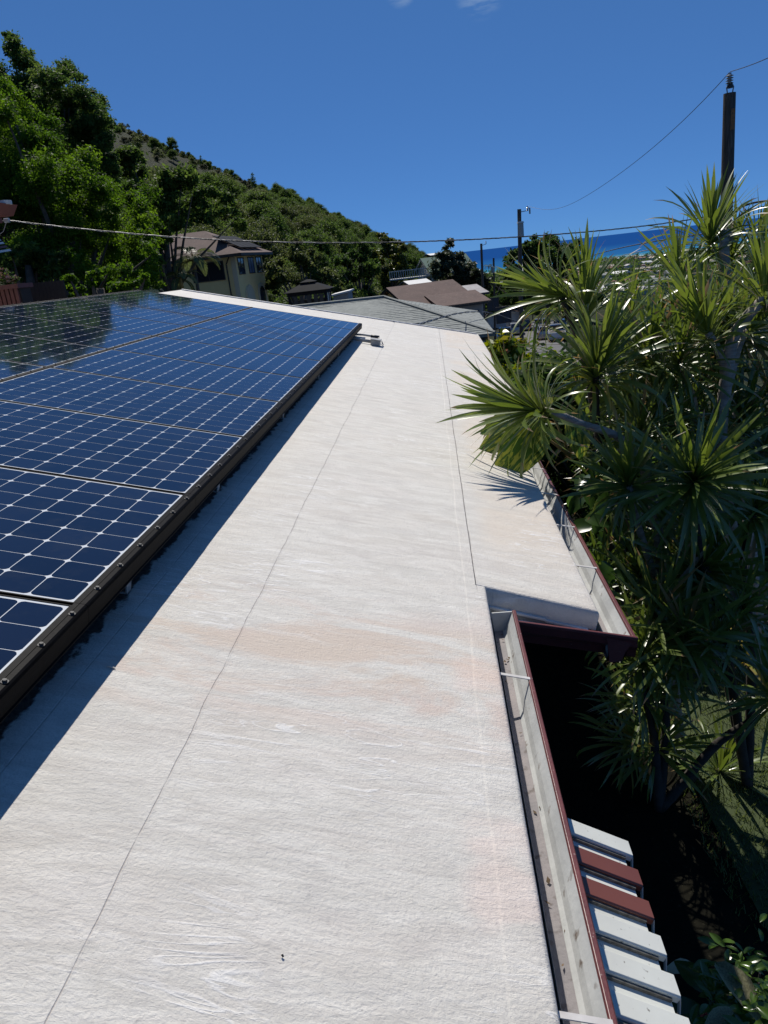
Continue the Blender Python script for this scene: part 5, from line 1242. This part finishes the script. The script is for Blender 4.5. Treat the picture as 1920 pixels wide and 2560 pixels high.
def rosette_frames(P, axis, n, rg, lmin=0.75, lmax=1.1, tmin=0.12, tmax=2.0, grav=0.35):
    """one placement matrix and leaf variant for each leaf of a rosette"""
    A_ = unit(axis); e1 = unit(np.cross(A_, [0.3, 0.2, 1] if abs(A_[2]) < 0.9 else [1, 0, 0])); e2 = np.cross(A_, e1); out = []
    for i in range(n):
        k = (i+0.5)/n; th = tmin+(tmax-tmin)*k**0.8+0.10*rg.normal(); az = i*2.39996+0.25*rg.normal()
        rad = math.cos(az)*e1+math.sin(az)*e2
        X = unit(math.cos(th)*A_+math.sin(th)*rad-Zv*grav*0.25*k); Zl = math.sin(th)*A_-math.cos(th)*rad
        if X[2] < 0.2 and Zl[2] < 0: Zl = Zl+Zv*0.6
        Zl = unit(Zl-X*np.dot(Zl, X)); Yl = np.cross(Zl, X); sc = rg.uniform(lmin, lmax)*(0.72+0.4*math.sin(math.pi*min(1, 0.25+0.7*k)))
        var = int(np.clip(k*5.2+rg.normal()*0.9, 0, 5)); Pb = P-A_*0.10*k
        out.append((Pb, X, Yl, Zl, sc, var))
    return out
def rosette(r, P, axis, n, seed, sc=1.0, single=True, yellow=0.04, **kw):
    rg = np.random.default_rng(seed); fr_ = rosette_frames(np.asarray(P, float), axis, n, rg, **kw); off = WL[r.name]
    if single:
        for (Pb, X, Y_, Z_, s_, var) in fr_:
            me = LV[var][3] if (rg.random() < yellow and var >= 3) else LV[var][2]
            o = bpy.data.objects.new('leaf', me); col.objects.link(o); o.parent = r; s_ *= sc; wd = s_*rg.uniform(0.85, 1.2)
            o.matrix_local = Matrix(((X[0]*s_, Y_[0]*wd, Z_[0]*s_, Pb[0]-off[0]), (X[1]*s_, Y_[1]*wd, Z_[1]*s_, Pb[1]-off[1]), (X[2]*s_, Y_[2]*wd, Z_[2]*s_, Pb[2]-off[2]), (0, 0, 0, 1)))
        return None
    vs_, fs_ = [], []; b0 = 0
    for (Pb, X, Y_, Z_, s_, var) in fr_:
        V, F = LV[var][0], LV[var][1]; vs_.append(Pb-off+(V[:, :1]*X+V[:, 1:2]*Y_+V[:, 2:]*Z_)*s_*sc); fs_ += [tuple(b0+i for i in f) for f in F]; b0 += len(V)
    return np.concatenate(vs_), fs_
def rest_leaves(r, items, seed):
    vs_, fs_ = [], []; b0 = 0
    for k, (P, ax, n, sc) in enumerate(items):
        v, f = rosette(r, P, ax, n, seed+k, sc, single=False); vs_.append(v); fs_ += [tuple(b0+i for i in q) for q in f]; b0 += len(v)
    me = bpy.data.meshes.new('leaves'); me.from_pydata(np.concatenate(vs_).tolist(), [], fs_); me.materials.append(LM_DRAC); me.polygons.foreach_set('use_smooth', [True]*len(fs_))
    rg = np.random.default_rng(seed); a = me.attributes.new('tint', 'FLOAT', 'FACE'); tv = np.repeat(rg.uniform(0.1, 0.5, len(fs_)//16+1), 16)[:len(fs_)].astype(np.float32); tip_ = np.arange(len(fs_)) % 16 >= 14; old_ = np.repeat(rg.random(len(fs_)//16+1) < 0.06, 16)[:len(fs_)]; tv[tip_ & (tv < 0.3)] = 1.2; tv[old_] = 1.15; a.data.foreach_set('value', tv); me.update()
    tag(link('leaves', me, r), kind='stuff')
def smooth_path(pts, per=9):
    P = [np.asarray(p, float) for p in pts]; P = [2*P[0]-P[1]]+P+[2*P[-1]-P[-2]]; out = []
    for i in range(1, len(P)-2):
        for k in range(per):
            t = k/per; out.append(0.5*((2*P[i])+(-P[i-1]+P[i+1])*t+(2*P[i-1]-5*P[i]+4*P[i+1]-P[i+2])*t*t+(-P[i-1]+3*P[i]-3*P[i+1]+P[i+2])*t**3))
    return out+[P[-2]]
def stem(r, pts, r0, r1, name='stem', mat=None):
    S_ = smooth_path(pts); n = len(S_)
    rad = [(r0+(r1-r0)*i/(n-1))*(1+0.05*((i % 2)*2-1)) for i in range(n)]
    s = MB(); s.tube(S_, rad, 9); return s.build(name, mat or M_STEM, r, smooth=True)
GZ_ = -3.47
def over_lawn(P, m=0.45):
    """true where a plant mass would stand between the sun and the strip of open lawn"""
    k = (P[2]-GZ_)/SUN_TO.z; x, y = P[0]-SUN_TO.x*k, P[1]-SUN_TO.y*k
    return 3.15-m < x < 4.3+m and 2.7-m < y < 4.4+m
def drac(label, base, tufts, rest=(), stems=(), seed=1):
    """tufts: (px, py, Y, axis, leaves, scale) as single leaves; rest: the same, joined"""
    r = root('dracaena', label, 'dracaena', base); base = np.array(base, float); items = []
    for k, tf in enumerate(tufts):
        px, py, Y, ax, n, sc = tf[:6]; tm = tf[6] if len(tf) > 6 else (1.5 if abs(ax[0]) > 0.8 else 1.75)
        P = at(px, py, Y); rosette(r, P, ax, int(n*1.25), seed*50+k, sc, tmax=tm)
        if not stems: stem(r, [base, base*0.5+P*0.5+np.array([0.05, 0.12, 0.0]), P*0.85+base*0.15-unit(ax)*0.12+np.array([0, 0.05, 0]), P], 0.04, 0.02, mat=M_BARKD)
    for (px, py, Y, ax, n, sc) in rest:
        if not over_lawn(at(px, py, Y)): items.append((at(px, py, Y), np.array(ax, float), n, sc))
    if items: rest_leaves(r, items, seed*90)
    for (pts, r0, r1) in stems: stem(r, [at(*p) if len(p) == 3 and p[0] > 100 else p for p in pts], r0, r1)
    return r
up_ = (0, -0.1, 1)
drac('spiky dracaena leaning left over the pale roof on a bare ringed branch', (2.9, 3.6, GZ_),
     [(1338, 1024, 2.93, (-0.93, -0.15, 0.28), 78, 0.98), (1573, 1212, 3.05, (-0.25, -0.55, 0.75), 62, 0.82)],
     [(1600, 1440, 3.6, (-0.3, -0.4, 0.7), 50, 0.9), (1505, 1430, 3.7, (-0.2, -0.2, 0.9), 30, 0.7)]+[(rs.uniform(1520, 1720), rs.uniform(1240, 1560), rs.uniform(4.0, 4.7), (rs.uniform(-0.3, 0.3), -0.3, 0.9), 56, 1.0) for k in range(12)],
     stems=[([(1336, 1024, 2.93), (1380, 1030, 3.0), (1460, 1062, 3.1), (1545, 1092, 3.25), (1600, 1150, 3.4)], 0.020, 0.032), ([(1600, 1150, 3.4), (1640, 1300, 3.5), (2.9, 3.6, GZ_)], 0.033, 0.05), ([(1573, 1215, 3.05), (1600, 1330, 3.3), (1640, 1450, 3.5)], 0.022, 0.03)], seed=1)
drac('spiky dracaena with broad tuft at the middle, just right of the street view', (2.75, 4.4, GZ_),
     [(1490, 930, 3.55, (0.12, -0.35, 0.9), 88, 1.0, 1.5), (1402, 736, 3.95, (-0.85, -0.1, 0.45), 48, 0.88, 1.15), (1462, 780, 4.1, (0.0, -0.05, 1.0), 52, 0.98, 0.9)],
     [(1565, 830, 4.3, (0.1, -0.2, 1.0), 60, 0.98), (1600, 960, 4.2, (0.2, -0.4, 0.8), 55, 0.95)], seed=2)
drac('tallest spiky dracaena with pale forked trunk at the right edge', (4.0, 4.6, GZ_),
     [(1768, 832, 3.75, (-0.45, -0.15, 0.95), 64, 0.95, 1.3), (1912, 745, 3.75, (0.0, -0.1, 1.0), 58, 0.92, 1.35), (1775, 600, 5.5, (0.0, -0.15, 1.0), 78, 1.02), (1872, 822, 3.95, (0.55, -0.2, 0.7), 40, 0.85, 1.2)],
     [(1830, 640, 5.7, (0.1, 0, 1), 70, 0.95), (1700, 700, 5.2, (-0.2, 0, 1), 60, 1.0), (1890, 640, 5.5, (0.3, 0, 1), 60, 1.0)],
     stems=[([(1912, 745, 3.72), (1870, 790, 3.7), (1832, 850, 3.68), (1815, 960, 3.68), (1802, 1080, 3.72), (1815, 1250, 3.9), (4.0, 4.6, GZ_)], 0.036, 0.055), ([(1770, 832, 3.72), (1790, 865, 3.7), (1808, 905, 3.69), (1813, 945, 3.69)], 0.028, 0.036), ([(1868, 826, 3.93), (1845, 870, 3.85), (1822, 960, 3.75)], 0.024, 0.032), ([(1780, 600, 5.5), (1822, 600, 5.5), (1815, 700, 5.3), (4.0, 4.6, GZ_)], 0.03, 0.055)], seed=3)
drac('spiky dracaena with a star-shaped tuft facing the camera at right', (3.3, 3.2, GZ_),
     [(1734, 1205, 3.0, (-0.12, -0.75, 0.65), 88, 1.02), (1750, 1425, 3.3, (-0.05, -0.75, 0.55), 78, 1.0), (1885, 1285, 3.3, (0.1, -0.6, 0.7), 66, 1.0)],
     [(1640, 1010, 3.9, (-0.1, -0.4, 0.8), 60, 0.95), (1700, 1060, 3.9, (0.1, -0.4, 0.9), 60, 0.95), (1850, 1060, 4.2, (0.1, -0.4, 0.9), 60, 1.0), (1910, 1120, 4.0, (0.2, -0.4, 0.9), 60, 1.0)], seed=4)
drac('low drooping dracaena below the maroon gutter corner', (2.55, 3.0, GZ_),
     [(1600, 1640, 2.95, (-0.15, -0.35, 0.85), 46, 0.85), (1672, 1632, 3.1, (0.1, -0.35, 0.85), 48, 0.9), (1640, 1868, 3.15, (-0.05, -0.3, 0.9), 46, 0.92), (1935, 1742, 2.9, (-0.2, -0.4, 0.85), 52, 1.0), (1800, 1925, 3.4, (0.15, -0.2, 0.9), 40, 0.95)],
     [(1850, 1560, 3.4, (0.1, -0.4, 0.8), 60, 1.0), (1780, 1640, 3.6, (0, -0.4, 0.8), 60, 0.95), (1560, 1540, 3.6, (-0.2, -0.3, 0.9), 50, 0.85), (1700, 1770, 3.7, (0, -0.3, 0.9), 50, 0.95)]+[(px_, py_, rs.uniform(2.95, 3.4), (rs.uniform(-0.3, 0.3), -0.4, 0.8), 54, rs.uniform(0.8, 0.98)) for px_, py_ in ((1575, 1560), (1640, 1530), (1715, 1590), (1790, 1600), (1860, 1520), (1730, 1700), (1610, 1740), (1680, 1800), (1570, 1850), (1750, 1830), (1690, 1960), (1905, 1610))], seed=5)
drac('dense dark dracaena stand filling the back of the yard', (4.4, 6.2, GZ_), [],
     [(rs.uniform(1620, 1950), rs.uniform(800, 1420), rs.uniform(4.2, 5.6), (rs.uniform(-0.3, 0.3), -0.3, 0.9), 52, rs.uniform(0.9, 1.1)) for k in range(58)], seed=6)
drac('dense dracaena clump of many tufts between the gutter and the star-shaped tuft', (3.1, 4.2, GZ_), [],
     [(px_, py_, rs.uniform(3.5, 4.5), (rs.uniform(-0.4, 0.3), -0.45, 0.8), 58, rs.uniform(0.72, 1.0)) for px_, py_ in ((1530, 1120), (1600, 1080), (1660, 1130), (1560, 1330), (1650, 1310), (1600, 1400), (1680, 1380), (1640, 1480), (1720, 1540), (1800, 1500), (1880, 1430), (1830, 1340), (1910, 1200), (1790, 1110), (1880, 1600), (1700, 1660), (1770, 1720), (1850, 1680), (1720, 1880), (1560, 1760), (1680, 1560), (1530, 1240), (1700, 900), (1620, 880), (1560, 980), (1480, 1060))], seed=7)
# leafy understorey that closes the gaps between the stems
def shrub(name, label, clumps, nl, size, mat, seed, aspect=0.5, cat='shrub', shell=0.3):
    rg = np.random.default_rng(seed); C_ = np.array(clumps, float); B = np.array([C_[:, 0].mean(), C_[:, 1].mean(), C_[:, 2].min()-0.3]); r = root(name, label, cat, B)
    Q, t = leaf_quads([(a-B[0], b_-B[1], c-B[2], d_) for a, b_, c, d_ in clumps], nl, size, rg, aspect=aspect, shell=shell)
    link('foliage', quadmesh('foliage', Q, mat, t), r)
    s = MB()
    for k in range(min(8, len(C_))): e_ = C_[k, :3]-B; s.tube([(0, 0, -0.2), e_*0.5+np.array([0.05, 0, 0.05]), e_], [0.03, 0.022, 0.008], 5)
    s.build('stems', M_BARK, r, local=True); return r
cl = []
for k in range(46):
    P = at(rs.uniform(1500, 1990), rs.uniform(900, 1550), rs.uniform(5.0, 6.6))
    if not over_lawn(P): cl.append((P[0], P[1], P[2], rs.uniform(0.3, 0.55)))
shrub('understorey_shrub', 'dark leafy understorey closing the gaps behind the spiky plants', cl, 34000, 0.10, LM_DARK, 61)
cl = [(*at(px, py, Y), r_) for px, py, Y, r_ in ((1240, 878, 13.5, 0.2), (1265, 866, 13.8, 0.24), (1290, 878, 14, 0.22), (1255, 910, 13.5, 0.28), (1290, 920, 13.5, 0.28), (1250, 945, 13, 0.25), (1280, 955, 13, 0.3), (1310, 905, 14, 0.18), (1395, 905, 13, 0.16), (1390, 930, 12.5, 0.25), (1360, 950, 12.5, 0.25))]
LM_CROT = leafmat('croton_leaves', [(0.09, 0.13, 0.012), (0.17, 0.21, 0.02), (0.28, 0.26, 0.04)], trans=0.35, rough=0.35)
shrub('croton_shrub', 'yellow-green broad-leaved shrub past the far corner of the pale roof', cl, 2600, 0.17, LM_CROT, 62, aspect=0.42)
b_ = at(1262, 878, 13.1); r = root('croton_flowers', 'orange blooms in the yellow-green shrub past the roof corner', 'flowers', b_)
M_ORG = pmat('orange_petals', (0.5, 0.17, 0.03), rough=0.6); Q, t = leaf_quads([(0, 0, 0, 0.08), (0.28, 0, -0.35, 0.1), (0.02, 0, -0.4, 0.09)], 70, 0.08, np.random.default_rng(3)); link('blossom', quadmesh('blossom', Q, M_ORG), r)

cl = []
for k in range(44):
    px = rs.uniform(1290, 1680); py = rs.uniform(955, 1250)+max(0, px-1380)*0.2
    P = at(px, py, rs.uniform(7.5, 11)); cl.append((P[0], P[1], P[2], rs.uniform(0.35, 0.6)))
shrub('hedge_shrub', 'dark leafy hedge below the far part of the gutter', cl, 26000, 0.12, LM_DARK, 63)
# broad variegated vine leaves on the gutter
def blade_mesh(name, mat, pts, cup=0.10, n=9):
    """heart or oval leaf blade along +X from outline half-widths"""
    v = []; f = []
    for i, (x, w) in enumerate(pts):
        for j in range(-2, 3): k = j/2; v.append((x-0.12*abs(k)*(1 if i < 2 else 0), k*w, cup*(abs(k)**1.5)*w*2-0.25*x*x))
    for i in range(len(pts)-1):
        for j in range(4): f.append((i*5+j, (i+1)*5+j, (i+1)*5+j+1, i*5+j+1))
    me = bpy.data.meshes.new(name); me.from_pydata(v, [], f); me.materials.append(mat); me.polygons.foreach_set('use_smooth', [True]*len(f))
    a = me.attributes.new('tint', 'FLOAT', 'FACE'); a.data.foreach_set('value', [0.35]*len(f)); me.update(); return me
def varieg():
    m, nt, b = newmat('variegated_vine_leaf'); tc = nd(nt, 'ShaderNodeTexCoord'); v = tc.outputs['Object']
    st_ = nz(nt, scl(nt, v, (3, 14, 3)), 1.0, 5, 0.6, 0.8)
    c = mixc(nt, mapr(nt, st_, 0.47, 0.56), (0.055, 0.12, 0.02), (0.34, 0.36, 0.05)); nt.links.new(c, b.inputs['Base Color']); inp(b, 'Roughness', 0.3)
    tr = nd(nt, 'ShaderNodeBsdfTranslucent'); nt.links.new(c, tr.inputs['Color']); mx = nd(nt, 'ShaderNodeMixShader'); mx.inputs['Fac'].default_value = 0.4
    nt.links.new(b.outputs[0], mx.inputs[1]); nt.links.new(tr.outputs[0], mx.inputs[2]); nt.links.new(mx.outputs[0], nt.nodes['Material Output'].inputs['Surface']); return m
M_VAR = varieg()
HEART = [(-0.06, 0.10), (0.0, 0.20), (0.12, 0.30), (0.3, 0.335), (0.5, 0.30), (0.72, 0.20), (0.9, 0.09), (1.0, 0.01)]
OVAL = [(0, 0.01), (0.12, 0.12), (0.3, 0.21), (0.5, 0.235), (0.7, 0.19), (0.88, 0.10), (1.0, 0.01)]
heart_me = blade_mesh('leaf', M_VAR, HEART); heartg_me = blade_mesh('leaf', leafmat('philodendron_leaf', [(0.02, 0.05, 0.012), (0.04, 0.085, 0.02), (0.06, 0.11, 0.03)], rough=0.25, spec=0.9), HEART)
def leaf_at(r, me, P, X, Zl, sc, name='leaf'):
    X = unit(X); Zl = unit(np.asarray(Zl, float)-X*np.dot(Zl, X)); Y_ = np.cross(Zl, X); off = WL[r.name]
    o = bpy.data.objects.new(name, me); col.objects.link(o); o.parent = r
    o.matrix_local = Matrix(((X[0]*sc, Y_[0]*sc, Zl[0]*sc, P[0]-off[0]), (X[1]*sc, Y_[1]*sc, Zl[1]*sc, P[1]-off[1]), (X[2]*sc, Y_[2]*sc, Zl[2]*sc, P[2]-off[2]), (0, 0, 0, 1))); return o
vb = at(1425, 1140, 3.3); r = root('pothos_vine', 'variegated yellow-green vine with broad leaves on the gutter', 'vine', vb)
for (px, py, Y, X, Z_, sc) in [(1345, 1085, 3.05, (-0.75, -0.35, -0.55), (-0.3, -0.8, 0.6), 0.46), (1320, 1040, 3.3, (-0.9, 0.1, -0.15), (-0.2, -0.7, 0.7), 0.36), (1300, 1075, 3.35, (-0.9, 0.0, -0.3), (0, -0.8, 0.6), 0.34), (1440, 1045, 3.3, (0.1, -0.3, -0.95), (0.1, -0.9, 0.2), 0.30), (1360, 1010, 3.4, (-0.3, 0.1, 0.8), (-0.1, -0.9, 0.3), 0.26)]:
    P = at(px, py, Y); leaf_at(r, heart_me, P, X, Z_, sc); stem_ = MB(); stem_.tube([vb, (vb+P)/2+np.array([0, 0, 0.05]), P], [0.011, 0.009, 0.006], 6); stem_.build('stalk', M_CROWNS, r, smooth=True)
r = root('philodendron', 'dark glossy broad-leaved climber below the gutter corner', 'vine', at(1480, 1300, 3.4))
for k in range(34):
    px, py = rs.uniform(1410, 1560), rs.uniform(1140, 1480); 
    if px < 1380+(py-1120)*0.42: px += 60
    leaf_at(r, heartg_me, at(px, py, rs.uniform(3.2, 4.2)), (rs.uniform(-1, 1), rs.uniform(-0.6, 0.2), rs.uniform(-0.9, 0.1)), (rs.uniform(-0.4, 0.4), -0.6, 0.8), rs.uniform(0.10, 0.2))
# glossy shrub with coral bloom at the bottom right corner
LM_GARD = leafmat('gardenia_leaf', [(0.045, 0.095, 0.016), (0.075, 0.14, 0.025), (0.115, 0.18, 0.04)], trans=0.3, rough=0.22, spec=0.9)
oval_me = blade_mesh('leaf', LM_GARD, OVAL, cup=0.2)
gb_ = atz(1840, 2540, -3.2); gb_[2] = GZ_
r = root('gardenia_shrub', 'glossy green shrub in the bottom right corner', 'shrub', gb_)
for k in range(290):
    px = 1790+rs.gauss(0, 1)*75+60; py = 2490+rs.gauss(0, 1)*62; z = rs.uniform(-3.1, -2.5)
    if px < 1735: continue
    P = atz(px, py, z); leaf_at(r, oval_me, P, (rs.uniform(-1, 1), rs.uniform(-1, 1), rs.uniform(-0.2, 0.5)), (rs.uniform(-0.5, 0.5), rs.uniform(-0.5, 0.5), 1), rs.uniform(0.06, 0.105))
s = MB()
for k in range(9):
    e_ = atz(1800+rs.uniform(-60, 120), 2490+rs.uniform(-60, 60), -2.7); s.tube([gb_, (gb_+e_)/2+np.array([0.04, 0, 0.08]), e_], [0.014, 0.01, 0.005], 5)
s.build('stems', M_BARK, r)
r = root('caladium', 'broad pale green leaves under the awning end at bottom right', 'plant', atz(1745, 2520, -3.3))
for (px, py, X, sc) in [(1770, 2470, (-0.5, 0.8, 0.1), 0.22), (1750, 2545, (-0.9, 0.2, 0.1), 0.24), (1730, 2560, (-0.7, -0.6, 0.1), 0.2)]: leaf_at(r, heartg_me, atz(px, py, -2.95), X, (0.1, -0.3, 1), sc)
M_DEAD = pmat('dry_speckled_leaf', (0.30, 0.29, 0.16), (0.16, 0.15, 0.08), scale=26, rough=0.8)
r = root('dry_leaf', 'curled speckled dry leaf lying on the glossy shrub', 'leaf', atz(1815, 2440, -2.6)); dead_me = blade_mesh('blade', M_DEAD, OVAL, cup=0.5)
leaf_at(r, dead_me, atz(1800, 2420, -2.55), (0.35, -0.9, 0.0), (0, -0.2, 1), 0.26, 'blade'); leaf_at(r, dead_me, atz(1825, 2530, -2.5), (-0.9, -0.4, 0.0), (0, -0.2, 1), 0.14, 'blade')
r = root('fallen_leaf', 'pale fallen leaf in the shade beside the awning', 'leaf', atz(1665, 2425, -3.2)); leaf_at(r, blade_mesh('blade', pmat('pale_dead_leaf', (0.42, 0.38, 0.26), rough=0.8), OVAL, cup=0.4), atz(1672, 2428, -3.2), (1, 0.2, 0.05), (0, -0.3, 1), 0.18, 'blade')
M_CORAL = pmat('coral_petals', (0.62, 0.10, 0.06), (0.55, 0.06, 0.04), scale=14, rough=0.6)
fp = atz(1782, 2552, -2.7); r = root('coral_flower', 'coral red flower at the bottom edge under the glossy shrub', 'flower', fp)
petal_me = blade_mesh('petal', M_CORAL, OVAL, cup=0.5)
for k in range(16): leaf_at(r, petal_me, fp+np.array([rs.gauss(0, 0.012), rs.gauss(0, 0.012), 0]), (math.cos(k*2.4), math.sin(k*2.4), rs.uniform(0.1, 1.2)), (0, 0, 1), rs.uniform(0.03, 0.06), 'petal')
